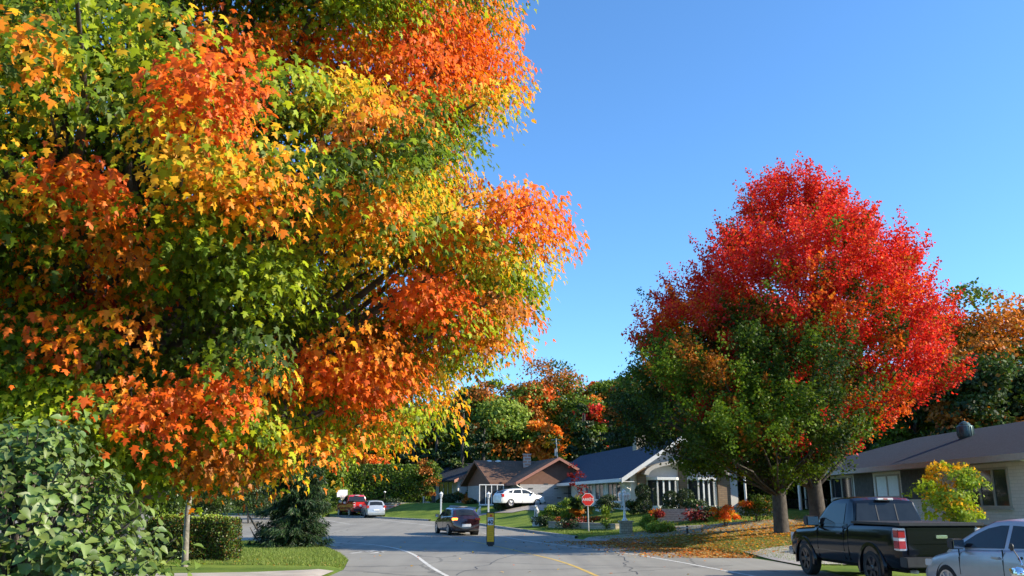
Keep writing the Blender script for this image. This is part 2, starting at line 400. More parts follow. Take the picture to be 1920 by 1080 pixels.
def cloud_tree(name, base, label, cat, group=None, crown=(3, 3, 3), cz=4.0, lobes=26, per=220, leaf=.35, mix=(('G', 1),),
               trunk_r=.2, tmpl=KITE, mat='leaf_far', cone=False, spread=.36, top_mix=None, bark='bark', stems=1, limbs=8, flat=0.0, seed=None, small='trunk', crown_name='crown', tipmix=.5, lobe_var=.35):
    """tree or shrub whose crown is many leafy lobes; trunk, limbs and crown are parts"""
    if seed is not None: random.seed(seed)
    t = thing(name, base, 0, label, cat, group)
    rx, ry, rz = crown
    u = rdir(lobes); f = rng.uniform(.15, .86, (lobes, 1)) ** .6
    if cone:
        h = rng.uniform(0, 1, lobes) ** 1.3; a = rng.uniform(0, 2 * math.pi, lobes); rr = (1 - h) * rng.uniform(.45, .95, lobes) + .03
        c = np.stack([rr * np.cos(a) * rx, rr * np.sin(a) * ry, (h * 2 - 1) * rz + cz], 1)
        lr = (.25 + .55 * (1 - h)) * spread * rx * 1.15
    else:
        c = u * f * np.array([rx, ry, rz]) * .86; c[:, 2] += cz
        lr = spread * (rx + ry) / 2 * rng.uniform(1 - lobe_var, 1 + lobe_var, lobes)
    names = [m[0] for m in mix]; wts = np.array([m[1] for m in mix], float); wts /= wts.sum()
    pick = rng.choice(len(names), lobes, p=wts)
    if top_mix:
        tn = [m[0] for m in top_mix]; tw = np.array([m[1] for m in top_mix], float); tw /= tw.sum()
        pk2 = rng.choice(len(tn), lobes, p=tw)
    P = []; T = []; N = []; S = []; C = []
    for i in range(lobes):
        d = rdir(per); d[:, 2] = np.where(d[:, 2] < -.3, -d[:, 2], d[:, 2])
        rad = rng.uniform(.55, 1.05, (per, 1)) ** .7 * (1 + .25 * rng.normal(size=(per, 1)) * .5)
        p = c[i] + d * rad * np.array([lr[i], lr[i], lr[i] * (.42 if cone else .75)])
        cls = names[pick[i]]
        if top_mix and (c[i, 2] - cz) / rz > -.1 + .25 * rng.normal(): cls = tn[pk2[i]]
        P.append(p); out_ = nrm(p - np.array([0, 0, cz - .4 * rz]))
        T.append(out_ * .4 + rng.normal(0, .6, (per, 3)) + np.array([0, 0, -.45 if not cone else -.2]))
        N.append(d * .7 + rng.normal(0, .45, (per, 3)) + np.array([0, 0, .35]))
        cc = pal_pick(cls, per) * (.95 if base[1] > 55 else 1)  # distant crowns coloured slightly darker to stand in for shade
        if tipmix and len(names) > 1:
            m_ = rng.random(per) < .14 * tipmix; cc[m_] = pal_pick(names[rng.integers(len(names))], m_.sum())
        C.append(cc); S.append(leaf * rng.uniform(.6, 1.25, per))
    V, F, CC = leaves(np.concatenate(P), np.concatenate(T), np.concatenate(N), np.concatenate(S), np.concatenate(C), tmpl)
    low = (-base[2] if False else 0) + .02
    V[:, 2] = np.maximum(V[:, 2], low)
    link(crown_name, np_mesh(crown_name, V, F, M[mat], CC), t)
    mb = MB(); top = cz - .1 * rz if not cone else cz + .8 * rz
    for s_ in range(stems):
        a = 2 * math.pi * s_ / max(1, stems); off = Vector((math.cos(a), math.sin(a), 0)) * (.12 * rx if stems > 1 else 0)
        mb.tube([off * .3 + Vector((0, 0, -.25)), off * .5 + Vector((0, 0, .05)), off + Vector((random.uniform(-.02, .02) * top, 0, top * .5)), off * 1.6 + Vector((random.uniform(-.04, .04) * top, 0, top))],
                [trunk_r * 1.3, trunk_r * 1.08, trunk_r * .8, trunk_r * .35], 9)
    for i in rng.choice(lobes, min(limbs, lobes), replace=False):
        z0 = max(.25 * top, min(top * .9, c[i, 2] - .55 * abs(c[i, 0])))
        limb(mb, (0, 0, z0), c[i], trunk_r * .42, trunk_r * .1, .08)
    mb.build(small, M[bark], t, smooth=60)
    return t

# ================================================================== THE SETTING
def axis(a, b, fine0, fine1, st, coarse):
    return np.unique(np.round(np.concatenate([np.arange(a, fine0, coarse), np.arange(fine0, fine1, st), np.arange(fine1, b + coarse, coarse)]), 3))
def grid_mesh(name, X, Y, Z, mat, keep=None):
    nx, ny = len(X), len(Y); gx, gy = np.meshgrid(X, Y)
    V = np.stack([gx.ravel(), gy.ravel(), Z(gx, gy).ravel()], 1)
    i, j = np.meshgrid(np.arange(nx - 1), np.arange(ny - 1)); a = (j * nx + i).ravel()
    F = np.stack([a, a + 1, a + nx + 1, a + nx], 1)
    return np_mesh(name, V, F, mat, smooth=True)
gX = axis(-400, 400, -16, 30, .3, 4); gY = axis(-40, 900, 8, 100, .4, 4)
tag(link('ground', grid_mesh('ground', gX, gY, ground_z, M['grass'])), kind='structure')
# road: one sheet between the kerb lines
ys = np.unique(np.concatenate([np.arange(-30, 38, .5), np.arange(38, 43, .1), np.arange(43, 130, .5)]))
rows = []
for y in ys:
    a, b = float(xl(y)), float(xr(y)); rows.append([(a + (b - a) * i / 10, y, float(road_z(y))) for i in range(11)])
V = np.array(rows).reshape(-1, 3); n = len(ys)
F = np.array([(r * 11 + c, r * 11 + c + 1, (r + 1) * 11 + c + 1, (r + 1) * 11 + c) for r in range(n - 1) for c in range(10)])
road = tag(link('road', np_mesh('road', V, F, M['asphalt'])), kind='structure')
def ribbon(name, pts, wd, mat, off=.004, parent=None, step=.5, z=None):
    """flat strip along pixel-free world points, lying on the road"""
    P = [Vector((p[0], p[1], 0)) for p in pts]; q = []
    # Catmull-Rom through the points
    for i in range(len(P) - 1):
        p0 = P[max(i - 1, 0)]; p1 = P[i]; p2 = P[i + 1]; p3 = P[min(i + 2, len(P) - 1)]
        m = max(2, int((p2 - p1).length / step))
        for k in range(m):
            t = k / m
            q.append(.5 * ((2 * p1) + (p2 - p0) * t + (2 * p0 - 5 * p1 + 4 * p2 - p3) * t * t + (3 * p1 - p0 - 3 * p2 + p3) * t ** 3))
    q.append(P[-1]); V = []; F = []
    for i, p in enumerate(q):
        d = (q[min(i + 1, len(q) - 1)] - q[max(i - 1, 0)]).normalized(); nn = Vector((-d.y, d.x, 0)) * wd / 2
        for s in (1, -1):
            a = p + nn * s; a.z = (float(road_z(a.y)) if z is None else gz(a.x, a.y)) + off; V.append(tuple(a))
    for i in range(len(q) - 1): F.append((2 * i, 2 * i + 1, 2 * i + 3, 2 * i + 2))
    return link(name, np_mesh(name, V, F, mat), parent)
def GP(px, py):
    h = hit(px, py); return (h.x, h.y)
ribbon('edge_line', [(3.6, 2), (1.2, 12), GP(830, 1080), GP(770, 1040), GP(720, 1026.5), GP(660, 1021), GP(600, 1019), GP(540, 1018.5)], .12, M['paint_white'], parent=road)
ribbon('centre_line', [(4.2, 2), (3.1, 12), GP(1110, 1080), GP(1050, 1056), GP(1000, 1043)], .12, M['paint_yellow'], parent=road)
ribbon('centre_line', [GP(995, 1042), GP(945, 1030), GP(880, 1016), GP(830, 1007)], .10, M['paint_yellow'], parent=road)
ribbon('edge_line', [(9.0, 8), (7.3, 17), GP(1390, 1080), GP(1250, 1053), GP(1150, 1037), GP(1000, 1018), GP(950, 1009), GP(905, 1001)], .12, M['paint_white'], parent=road)
ribbon('edge_line', [GP(818, 988), GP(740, 979), GP(690, 974), GP(625, 970)], .12, M['paint_white'], parent=road)
ribbon('junction_line', [GP(540, 994), GP(562, 989.5), GP(569, 984), GP(558, 979), GP(538, 975)], .13, M['paint_white'], parent=road)
ribbon('junction_line', [GP(567, 989), GP(620, 986.5), GP(668, 984.5)], .11, M['paint_white'], parent=road)
ribbon('junction_line', [GP(588, 973), GP(625, 979), GP(655, 984)], .10, M['paint_white'], parent=road)
# worn bicycle emblem in the lane by the lawn
em = hit(693, 1038); b = MB()
for (x0, y0, x1, y1) in ((-.55, -.9, -.1, .5), (-.1, .5, .5, -.2), (-.4, .1, .4, .2), (-.1, .5, .15, 1.2), (.2, -.9, .5, .3)):
    d = Vector((x1 - x0, y1 - y0, 0)).normalized(); nn = Vector((-d.y, d.x, 0)) * .09
    a = Vector((x0, y0, .006)); c = Vector((x1, y1, .006)); b.add([a + nn, a - nn, c - nn, c + nn], [(0, 1, 2, 3)])
e = b.build('bicycle_lane_emblem', M['paint_white'], road); e.location = (em.x, em.y, float(road_z(em.y)))
# kerbs
def kerb(name, fx, y0, y1, side):
    yy = np.arange(y0, y1, .4); V = []; F = []
    for y in yy:
        x = float(fx(y)); z = float(road_z(y)); d = (float(fx(y + .2)) - float(fx(y - .2))) / .4; nx = 1 / math.sqrt(1 + d * d)
        wx = .16 / nx if nx > .25 else .16
        for dx, dz in ((-.0, -.1), (0.0, .11), (.03, .125), (wx, .13), (wx + .02, -.1)):
            V.append((x + side * dx, y, z + dz))
    for i in range(len(yy) - 1):
        for j in range(4): F.append((i * 5 + j, i * 5 + j + 1, i * 5 + j + 6, i * 5 + j + 5))
    tag(link(name, np_mesh(name, V, F, M['kerb'])), kind='structure')
kerb('kerb', lambda y: xr(y), 45.5, 66, 1)
kerb('kerb', lambda y: xr(y), 70, 104, 1)
# paved patches lying on the terrain
def patch(name, poly, mat, off=.035, st=.35, kind='structure'):
    xs = [p[0] for p in poly]; yy = [p[1] for p in poly]
    import bmesh
    bm = bmesh.new(); f = bm.faces.new([bm.verts.new((p[0], p[1], 0)) for p in poly])
    for ax in (0, 1):
        lo, hi = (min(xs), max(xs)) if ax == 0 else (min(yy), max(yy)); v = lo + st
        while v < hi:
            co = Vector((v, 0, 0)) if ax == 0 else Vector((0, v, 0)); no = Vector((1, 0, 0)) if ax == 0 else Vector((0, 1, 0))
            bmesh.ops.bisect_plane(bm, geom=bm.verts[:] + bm.edges[:] + bm.faces[:], plane_co=co, plane_no=no); v += st
    for v in bm.verts: v.co.z = gz(v.co.x, v.co.y) + off
    me = bpy.data.meshes.new(name); bm.normal_update()
    for f in bm.faces:
        if f.normal.z < 0: f.normal_flip()
    bm.to_mesh(me); bm.free(); me.materials.append(mat)
    me.polygons.foreach_set('use_smooth', np.ones(len(me.polygons), bool))
    o = link(name, me)
    return tag(o, kind=kind) if kind else o
patch('driveway', [(-4.72, 12), (-4.76, 24.0), (-5.3, 23.3), (-6.4, 22.5), (-7.6, 22.0), (-10, 21.3), (-24, 20), (-24, 12)], M['concrete'])
patch('walkway', [(3.5, 44.2), (4.6, 41.0), (6.6, 37.6), GP(1215, 1009), GP(1330, 1002), GP(1470, 996), GP(1560, 992), GP(1540, 975), GP(1440, 976), GP(1330, 985), GP(1260, 988), GP(1180, 1001), GP(1130, 1006)], M['paver'])
patch('parking_apron', [(8.2, 31.5), (8.5, 26.5), (10, 26.0), (17, 26), (18.5, 30), (14, 31.5), (10, 32.3)], M['concrete'])
patch('driveway', [GP(985, 957), GP(1020, 958), (5.5, 70), (1.5, 71.5), (-3.5, 69), GP(905, 963), GP(960, 962)], M['paver'])
patch('driveway', [(-3.1, 64.5), (-5.6, 69.6), (-5.5, 78), (-3.0, 74)], M['paver'], off=.05)

# ================================================================== THE GREAT MAPLE
TX, TY = -6.9, 15.2
CZ = [1.0, 1.75, 2.2, 2.7, 3.2, 3.8, 4.3, 5.0, 5.6, 6.4, 7.3, 7.9, 8.4, 9.4, 10.4, 12.5, 15, 17.2]
CR = [1.0, 2.6, 3.6, 5.2, 6.2, 6.3, 6.4, 7.5, 7.9, 8.4, 8.0, 6.8, 6.6, 7.5, 7.4, 6.6, 4.4, .8]
ZONES = [(450,100,95,'R'),(480,40,70,'O'),(400,180,95,'R'),(350,215,60,'Y'),(400,262,80,'Y'),(490,300,60,'O'),(130,335,75,'R'),(170,300,60,'R'),(262,415,75,'O'),(250,480,60,'O'),(305,440,50,'O'),(180,440,55,'B'),(190,525,50,'M'),(70,585,85,'R'),(60,665,70,'L'),(15,700,60,'L'),(145,665,50,'Y'),
 (350,690,110,'R'),(245,725,95,'R'),(470,690,100,'O'),(545,690,70,'O'),(640,665,80,'R'),(715,670,60,'R'),(620,720,55,'L'),(540,735,55,'L'),(680,595,60,'O'),(640,500,75,'O'),(650,400,70,'Y'),(715,450,70,'Y'),(690,520,60,'O'),(800,510,80,'R'),(775,490,60,'R'),(870,480,60,'B'),(490,405,85,'L'),(545,450,60,'L'),(700,350,60,'O'),(100,130,130,'G'),(60,180,70,'L'),(150,50,100,'L'),(300,60,90,'L'),(240,20,70,'L'),(30,40,60,'Y'),(620,245,110,'G'),(560,210,70,'G'),(710,310,55,'L'),(560,60,70,'O'),(620,60,80,'R'),(700,80,80,'O'),(720,30,60,'L'),(800,80,110,'R'),(900,100,100,'R'),(960,60,70,'O'),(950,15,70,'O'),(920,170,65,'Y'),(860,150,70,'O'),(690,180,60,'B'),(640,160,60,'Y'),(740,190,60,'O'),(800,230,80,'G'),(870,235,50,'G'),(890,200,50,'Y'),(770,330,75,'Y'),(870,310,60,'Y'),(830,310,60,'Y'),(880,375,60,'Y'),(950,385,70,'O'),(930,350,40,'M'),(1025,375,65,'R'),(1055,460,55,'R'),(985,440,60,'Y'),(1010,500,60,'O'),(960,500,60,'L'),(900,420,60,'O'),(910,455,50,'L'),(870,560,60,'L'),(930,550,70,'B'),(960,590,80,'O'),(985,600,50,'R'),(890,600,60,'B'),(790,610,70,'B'),(840,650,70,'L'),(830,690,60,'Y'),(800,725,70,'Y'),(860,745,50,'O'),(740,760,80,'L'),(780,790,60,'Y'),(700,820,60,'Y'),(640,790,70,'O'),(590,810,60,'O'),(500,770,90,'L'),(520,720,60,'L'),(470,870,90,'B'),(540,880,55,'Y'),(400,830,90,'B'),(430,920,60,'B'),(500,920,50,'Y'),(330,850,70,'G'),(200,800,90,'G'),(620,850,50,'L'),(690,850,50,'L'),
 (350,560,110,'D'),(450,590,90,'D'),(60,430,100,'D'),(80,760,80,'G'),(250,600,60,'D'),(560,600,80,'D'),(330,480,60,'G'),(600,560,60,'G'),(760,580,50,'G'),(100,530,60,'G'),(240,560,40,'L'),(420,480,80,'G'),(780,400,60,'G'),(740,260,60,'G'),(520,130,60,'L'),(230,170,90,'G'),(280,260,50,'G')]  # dark green D zones also stand in for the shaded left interior
ZA = np.array([(z[0], z[1], z[2]) for z in ZONES], float); ZC = [z[3] for z in ZONES]
def great_maple():
    t = thing('maple_tree', (TX, TY, gz(TX, TY)), 0, 'huge sugar maple turning from green to orange, behind the lilac bush', 'tree', 'sugar maples')
    bz = gz(TX, TY)
    nb_ = 2600; z = rng.uniform(1.3, 16.4, nb_); a = rng.uniform(-math.pi, math.pi, nb_)
    r = np.interp(z, CZ, CR); f = rng.uniform(.62, .97, nb_) ** .8; f = np.where(z > 13, rng.uniform(.3, .95, nb_), f)
    wob = np.where(np.cos(a) > .6, 1, 1 + .05 * np.sin(3 * a + z * .9) + .04 * np.sin(5 * a - z * 1.7))
    B = np.stack([TX + np.cos(a) * r * wob * f, TY + np.sin(a) * r * wob * f, z], 1)
    # boughs keep their distance from each other, so that dark hollows stay open between them
    kp = []
    for i in range(nb_):
        if all((abs(B[i, 0] - B[j, 0]) ** 2 + abs(B[i, 1] - B[j, 1]) ** 2 + (1.5 * (B[i, 2] - B[j, 2])) ** 2) > .66 for j in kp): kp.append(i)
    B = B[kp]; f = f[kp]
    P = []; FB = []; BI = []
    for i in range(len(B)):
        o = np.array([B[i, 0] - TX, B[i, 1] - TY, 0]); o /= max(.1, np.linalg.norm(o)); s_ = np.array([-o[1], o[0], 0]); k = int(rng.integers(5, 8)); rad = rng.uniform(.5, .85)
        aa = rng.uniform(-1, .9, k); bb = rng.uniform(-1, 1, k); q = B[i] + o * (aa * rad)[:, None] + s_ * (bb * rad * .95)[:, None]
        q[:, 2] += -.5 * rad * (np.maximum(aa, 0) ** 2 + bb ** 2 * .8) + rng.normal(0, .10, k) + .12 * aa
        P.append(q); FB.append(np.full(k, f[i])); BI.append(np.full(k, i))
    nf = 1000; z = rng.uniform(2.4, 14, nf); a = rng.uniform(-math.pi, math.pi, nf); g = rng.uniform(.25, .78, nf); r = np.interp(z, CZ, CR) * g
    P.append(np.stack([TX + np.cos(a) * r, TY + np.sin(a) * r, z], 1)); FB.append(np.minimum(g, .6)); BI.append(np.full(nf, -1))
    P = np.concatenate(P); f = np.concatenate(FB); BI = np.concatenate(BI); n = len(P)
    keep = ~((P[:, 2] < 2.3) & (f > .97))
    keep &= ((P[:, 1] - TY) < 2.5) | (rng.random(n) < .6)
    keep &= (P[:, 2] < 11.5) | (rng.random(n) < .6)
    P = P[keep]; f = f[keep]; BI = BI[keep]
    px, py, dep = proj(P)
    ok = ((P[:, 0] > -7) | (P[:, 2] > 2.6) | (rng.random(len(P)) < .5)) & (np.linalg.norm(P - np.array([0, 0, 1.85]), axis=1) > 5.8)
    # the skirt under the crown clears the lawn and road to the right, as the photo shows
    low = np.interp(px, [0, 300, 440, 540, 600, 700, 820, 880, 900, 1100], [800, 870, 885, 850, 805, 800, 755, 690, 640, 560]) 
    ok &= py < low
    edge = np.interp(py, [-400, 0, 60, 130, 175, 215, 260, 300, 330, 350, 400, 450, 480, 520, 560, 600, 640, 665, 700, 760, 830], [960, 955, 975, 980, 965, 880, 850, 870, 900, 1020, 1035, 1050, 1030, 1030, 985, 985, 960, 880, 840, 860, 780])
    ok &= (px < edge - 16 + rng.normal(0, 12, len(px)))
    # the left interior is more open (the dark hollow round the trunk)
    P = P[ok]; f = f[ok]; px = px[ok]; py = py[ok]; dep = dep[ok]; BI = BI[ok]
    bx_, by_, _q = proj(B)
    zx = np.where(BI >= 0, bx_[BI], px); zy = np.where(BI >= 0, by_[BI], py)
    zx = zx * .35 + px * .65; zy = zy * .35 + py * .65
    d = np.sqrt((zx[:, None] - ZA[None, :, 0]) ** 2 + (zy[:, None] - ZA[None, :, 1]) ** 2) / ZA[None, :, 2]
    bi = d.argmin(1); bd = d.min(1)
    LP = []; LT = []; LN = []; LS = []; LC = []; n = len(P)
    tmb = MB()
    for i in range(n):
        c = P[i]; o = np.array([c[0] - TX, c[1] - TY, 0]); ro = np.linalg.norm(o); o = o / max(ro, .1)
        s_ = np.array([-o[1], o[0], 0])
        cls = ZC[bi[i]]
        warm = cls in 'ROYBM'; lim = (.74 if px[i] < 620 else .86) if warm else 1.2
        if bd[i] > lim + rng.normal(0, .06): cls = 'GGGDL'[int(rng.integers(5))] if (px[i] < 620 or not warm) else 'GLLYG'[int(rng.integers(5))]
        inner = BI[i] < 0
        if inner: cls = 'G' if rng.random() < .4 else 'D'  # inner sprays in darker greens: shade of the hollows put into leaf colour
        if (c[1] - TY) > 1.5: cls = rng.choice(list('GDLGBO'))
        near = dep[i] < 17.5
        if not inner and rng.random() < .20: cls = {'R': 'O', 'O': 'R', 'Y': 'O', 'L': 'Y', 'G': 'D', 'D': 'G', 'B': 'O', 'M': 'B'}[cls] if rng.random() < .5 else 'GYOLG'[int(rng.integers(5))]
        m = int(rng.integers(80, 125) if near else rng.integers(60, 90))
        if inner: m = int(m * .55)
        rad = rng.uniform(.36, .58)
        aa = rng.uniform(-1, 1, m); bb = rng.uniform(-1, 1, m); g = aa * aa + bb * bb
        g = np.minimum(g, 1.4)
        p = c + o * (aa * rad * 1.15)[:, None] + s_ * (bb * rad * 1.0)[:, None]
        p[:, 2] += -.42 * rad * g * 1.2 + rng.normal(0, .09, m) - rng.exponential(.10, m)
        tip = o * (aa * .5 + .25)[:, None] + s_ * (bb * .55)[:, None] + np.array([0, 0, -.85]) + rng.normal(0, .28, (m, 3))
        nor = o * .75 + s_ * (bb * .45)[:, None] + np.array([0, 0, .5]) + rng.normal(0, .25, (m, 3))
        LP.append(p); LT.append(tip); LN.append(nor); LS.append(rng.choice([.6, .8, 1.0, 1.15], m, p=[.15, .3, .35, .2]) * rng.uniform(.088, .118, m) * (1.0 if near else 1.1))
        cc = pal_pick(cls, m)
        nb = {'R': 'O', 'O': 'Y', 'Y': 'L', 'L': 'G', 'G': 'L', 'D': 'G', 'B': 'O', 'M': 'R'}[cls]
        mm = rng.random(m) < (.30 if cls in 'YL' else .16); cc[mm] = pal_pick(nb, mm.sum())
        LC.append(cc)
        if i % 7 == 0:   # twig carrying the spray
            q0 = Vector(c - o * .9 + np.array([0, 0, -.25])) - Vector((TX, TY, bz)); q1 = Vector(c + o * .3) - Vector((TX, TY, bz))
            tmb.tube([q0, q0.lerp(q1, .5) + Vector((0, 0, .08)), q1], [.017, .011, .004], 4, cap=False)
    LP = np.concatenate(LP); LT = np.concatenate(LT); LN = np.concatenate(LN); LS = np.concatenate(LS); LC = np.concatenate(LC)
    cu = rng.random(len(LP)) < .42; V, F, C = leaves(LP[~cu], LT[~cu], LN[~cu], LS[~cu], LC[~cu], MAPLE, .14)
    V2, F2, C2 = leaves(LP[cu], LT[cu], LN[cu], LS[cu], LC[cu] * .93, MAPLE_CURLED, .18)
    F = np.concatenate([F, F2 + len(V)]); V = np.concatenate([V, V2]); C = np.concatenate([C, C2])
    V = V - np.array([TX, TY, bz]); V[:, 2] = np.maximum(V[:, 2], .1)
    print('great maple leaves', len(LP), 'sprays', n)
    cr = link('crown', np_mesh('crown', V, F, M['leaf'], C), t)
    # trunk with low forks, then limbs reaching every way
    mb = MB()
    mb.tube([(0, 0, -.3), (0, 0, .1), (.05, 0, 1.2), (.1, .05, 2.6), (.0, .1, 5), (-.2, .2, 9), (.1, .1, 13.5)], [.62, .50, .42, .40, .33, .2, .06], 14)
    mb.build('trunk', M['bark_grey'], t, smooth=60)
    lb = MB(); order = np.argsort(rng.random(n))[:150]
    for k in order[:140]:
        c = Vector(P[k]) - Vector((TX, TY, bz)); hr = math.hypot(c.x, c.y)
        z0 = max(1.7, min(11, c.z - .95 * hr * random.uniform(.7, 1.1)))
        limb(lb, (0.05, .05, z0), c, .05 + .022 * hr * random.uniform(.6, 1.5), .018, .07, 7, 8)
    for az, z0, z1, L, r in ((12, 2.4, 8.6, 5.6, .17), (-35, 2.6, 7.8, 5.0, .16), (-70, 2.3, 6.4, 4.6, .14), (40, 3.0, 9.5, 5.0, .15), (-100, 3.2, 8.8, 4.4, .14), (150, 3.0, 9.0, 4.5, .15), (200, 2.8, 7.5, 4.8, .14), (-15, 1.9, 4.6, 5.4, .11)):
        limb(lb, (0.05, .05, z0), (L * math.cos(R(az)), L * math.sin(R(az)), z1), r, .045, .05, 9, 10)
    lb.build('limbs', M['bark'], t, smooth=60)
    tag(tmb.build('twigs', M['bark'], t), kind='stuff')
    return t
great_maple()

# ================================================================== RED MAPLES ON THE RIGHT
def upright_maple(base, label, H, prof, mixf, n, trunk_r, leafs=.13, seed=1, lean=0.0, stems=None, keepf=None):
    """maple whose sprays climb outward and up; prof = [(z, radius)], mixf(x,z)->class"""
    random.seed(seed)
    t = thing('maple_tree', base, 0, label, 'tree', 'red maples beside the truck')
    pz = [p[0] for p in prof]; pr = [p[1] for p in prof]
    K = 8; nb_ = n // K; a = rng.uniform(-math.pi, math.pi, nb_)
    cum = np.cumsum([0] + [(pz[i + 1] - pz[i]) * (pr[i] + pr[i + 1]) / 2 for i in range(len(pz) - 1)])
    z = np.interp(rng.uniform(0, cum[-1], nb_), cum, pz)
    wob = 1 + .08 * np.sin(3 * a + 1 + z * .5) + .06 * np.sin(7 * a - z * 1.1) + .05 * np.sin(z * 2.3)
    r = np.interp(z, pz, pr) * wob; f = rng.beta(2.8, 1.0, nb_); rr = r * f
    bc = np.stack([np.cos(a) * rr, np.sin(a) * rr, z], 1)
    c = np.repeat(bc, K, 0) + rng.normal(0, 1, (nb_ * K, 3)) * np.array([.36, .36, .28]); f = np.repeat(f, K); bq = np.repeat(rng.integers(0, 1 << 30, nb_), K)
    c[:, 2] = np.minimum(c[:, 2], H)
    bcr = np.repeat(bc, K, 0)
    if keepf is not None:
        k_ = keepf(c[:, 0], c[:, 1], c[:, 2]); c = c[k_]; f = f[k_]; bcr = bcr[k_]
    P = []; T = []; N = []; S = []; C = []
    for i in range(len(c)):
        m = int(rng.integers(42, 76)); ci = c[i]
        hr = math.hypot(ci[0], ci[1]); o = np.array([ci[0], ci[1], 0]) / max(hr, .3)
        upw = .45 + 1.1 * max(0, (ci[2] - prof[0][0]) / (H - prof[0][0]))
        ax = nrm((o * .9 + np.array([0, 0, upw]) + rng.normal(0, .22, 3))[None])[0]
        L = rng.uniform(.8, 1.5) * (1.0 + .35 * (ci[2] / H > .7)); tt = rng.random(m) ** .8
        wd = .20 * (1 - .6 * tt)
        p = ci + ax * ((tt - .4) * L)[:, None] + rng.normal(0, 1, (m, 3)) * wd[:, None]
        tip = ax * .5 + rng.normal(0, .55, (m, 3)) + np.array([0, 0, -.35])
        nor = o * .6 + rng.normal(0, .5, (m, 3)) + np.array([0, 0, .5])
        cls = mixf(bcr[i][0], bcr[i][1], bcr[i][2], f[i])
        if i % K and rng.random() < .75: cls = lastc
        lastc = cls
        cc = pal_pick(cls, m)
        if cls in 'CR':
            mm = rng.random(m) < .14; cc[mm] = pal_pick('R' if cls == 'C' else 'O', mm.sum())
        P.append(p); T.append(tip); N.append(nor); S.append(leafs * rng.uniform(.65, 1.2, m)); C.append(cc)
    P = np.concatenate(P); print('upright leaves', len(P))
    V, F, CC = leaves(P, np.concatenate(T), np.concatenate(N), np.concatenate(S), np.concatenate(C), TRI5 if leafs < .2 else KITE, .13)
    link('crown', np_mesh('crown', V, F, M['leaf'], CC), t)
    mb = MB(); h = H * .78
    mb.tube([(0, 0, -.3), (0, 0, .05), (lean * .1, 0, 1.1), (lean * .3, .05, 3), (lean * .5, 0, 6), (lean * .6, 0, h)], [trunk_r * 1.38, trunk_r * 1.1, trunk_r, trunk_r * .88, trunk_r * .6, trunk_r * .15], 14)
    mb.build('trunk', M['bark'], t, smooth=60)
    lb = MB(); idx = rng.choice(len(c), 52, replace=False)
    for i in idx:
        hr = math.hypot(c[i][0], c[i][1]); z0 = max(1.5, min(h * .9, c[i][2] - hr * random.uniform(.9, 1.6)))
        limb(lb, (lean * .3, 0, z0), c[i], trunk_r * random.uniform(.13, .28), .012, .05, 6, 7)
    for az, z0, z1, L in stems or ():
        limb(lb, (lean * .2, 0, z0), (L * math.cos(R(az)), L * math.sin(R(az)), z1), trunk_r * .5, .04, .04, 9, 9)
    lb.build('limbs', M['bark'], t, smooth=60)
    return t
pA = hit(1466, 1001)
print('tree A', pA)
bA = (pA.x, pA.y, pA.z)
pB = at(1532, 940, pA.y + 2.5); bB = (pB.x, pB.y, gz(pB.x, pB.y)); print('tree B', bB)
def mixA(x, y, z, f):  # classes K and D put this crown's shade into the leaf colour
    q = math.sin(x * .9 + z * .8) + math.sin(y * .8 - z * .5 + 1) + rng.normal(0, .5)
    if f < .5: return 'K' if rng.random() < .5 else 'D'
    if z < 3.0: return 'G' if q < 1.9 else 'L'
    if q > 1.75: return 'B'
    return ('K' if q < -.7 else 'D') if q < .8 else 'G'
upright_maple(bA, 'dark green and rust maple with the trunk nearest the road, left of the red crown', 9.2,
    [(2.3, .8), (2.8, 4.0), (3.5, 5.9), (4.5, 6.5), (5.8, 6.1), (7.0, 4.9), (8.1, 3.2), (8.9, 1.6), (9.3, .4)], mixA, 2000, .29, seed=5, keepf=lambda x, y, z: x < 3.4 - .28 * z + .8 * np.sin(z * 1.7 + y),
    stems=((150, 2.2, 5.0, 5.0), (200, 1.9, 4.5, 5.5), (20, 2.4, 6.0, 3.0), (250, 2.3, 6, 2.5), (60, 2.5, 7, 3)))
def mixB(x, y, z, f):  # lower crown's shade is put into leaf colour through D and K
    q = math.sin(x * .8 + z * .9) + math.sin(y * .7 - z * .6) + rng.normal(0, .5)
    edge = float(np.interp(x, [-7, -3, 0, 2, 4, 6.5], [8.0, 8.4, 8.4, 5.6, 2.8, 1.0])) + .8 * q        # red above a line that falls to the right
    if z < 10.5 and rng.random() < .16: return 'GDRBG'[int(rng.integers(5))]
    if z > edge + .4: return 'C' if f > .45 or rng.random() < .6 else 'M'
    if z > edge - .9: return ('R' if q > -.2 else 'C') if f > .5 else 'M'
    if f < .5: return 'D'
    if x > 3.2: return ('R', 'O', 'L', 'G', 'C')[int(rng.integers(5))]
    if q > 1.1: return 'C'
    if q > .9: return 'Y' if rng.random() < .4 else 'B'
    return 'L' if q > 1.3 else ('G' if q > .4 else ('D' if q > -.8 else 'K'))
upright_maple(bB, 'crimson topped maple, its crown reddest at the top and right, behind the black truck', 16.4,
    [(2.3, 1.0), (3.0, 4.4), (4.2, 5.7), (6.3, 6.4), (8.7, 6.6), (10.9, 5.9), (12.8, 4.2), (14.3, 2.7), (15.6, 1.3), (16.4, .2)], mixB, 3900, .34, seed=9, lean=-.4, leafs=.135, keepf=lambda x, y, z: z > 2.6 + .62 * np.maximum(x - .4, 0) + .12 * np.maximum(-y, 0),
    stems=((180, 3.0, 12, 1.6), (170, 3.2, 10, 3.4), (60, 2.6, 11, 3), (0, 3, 9, 4.5), (-60, 3, 10, 3)))

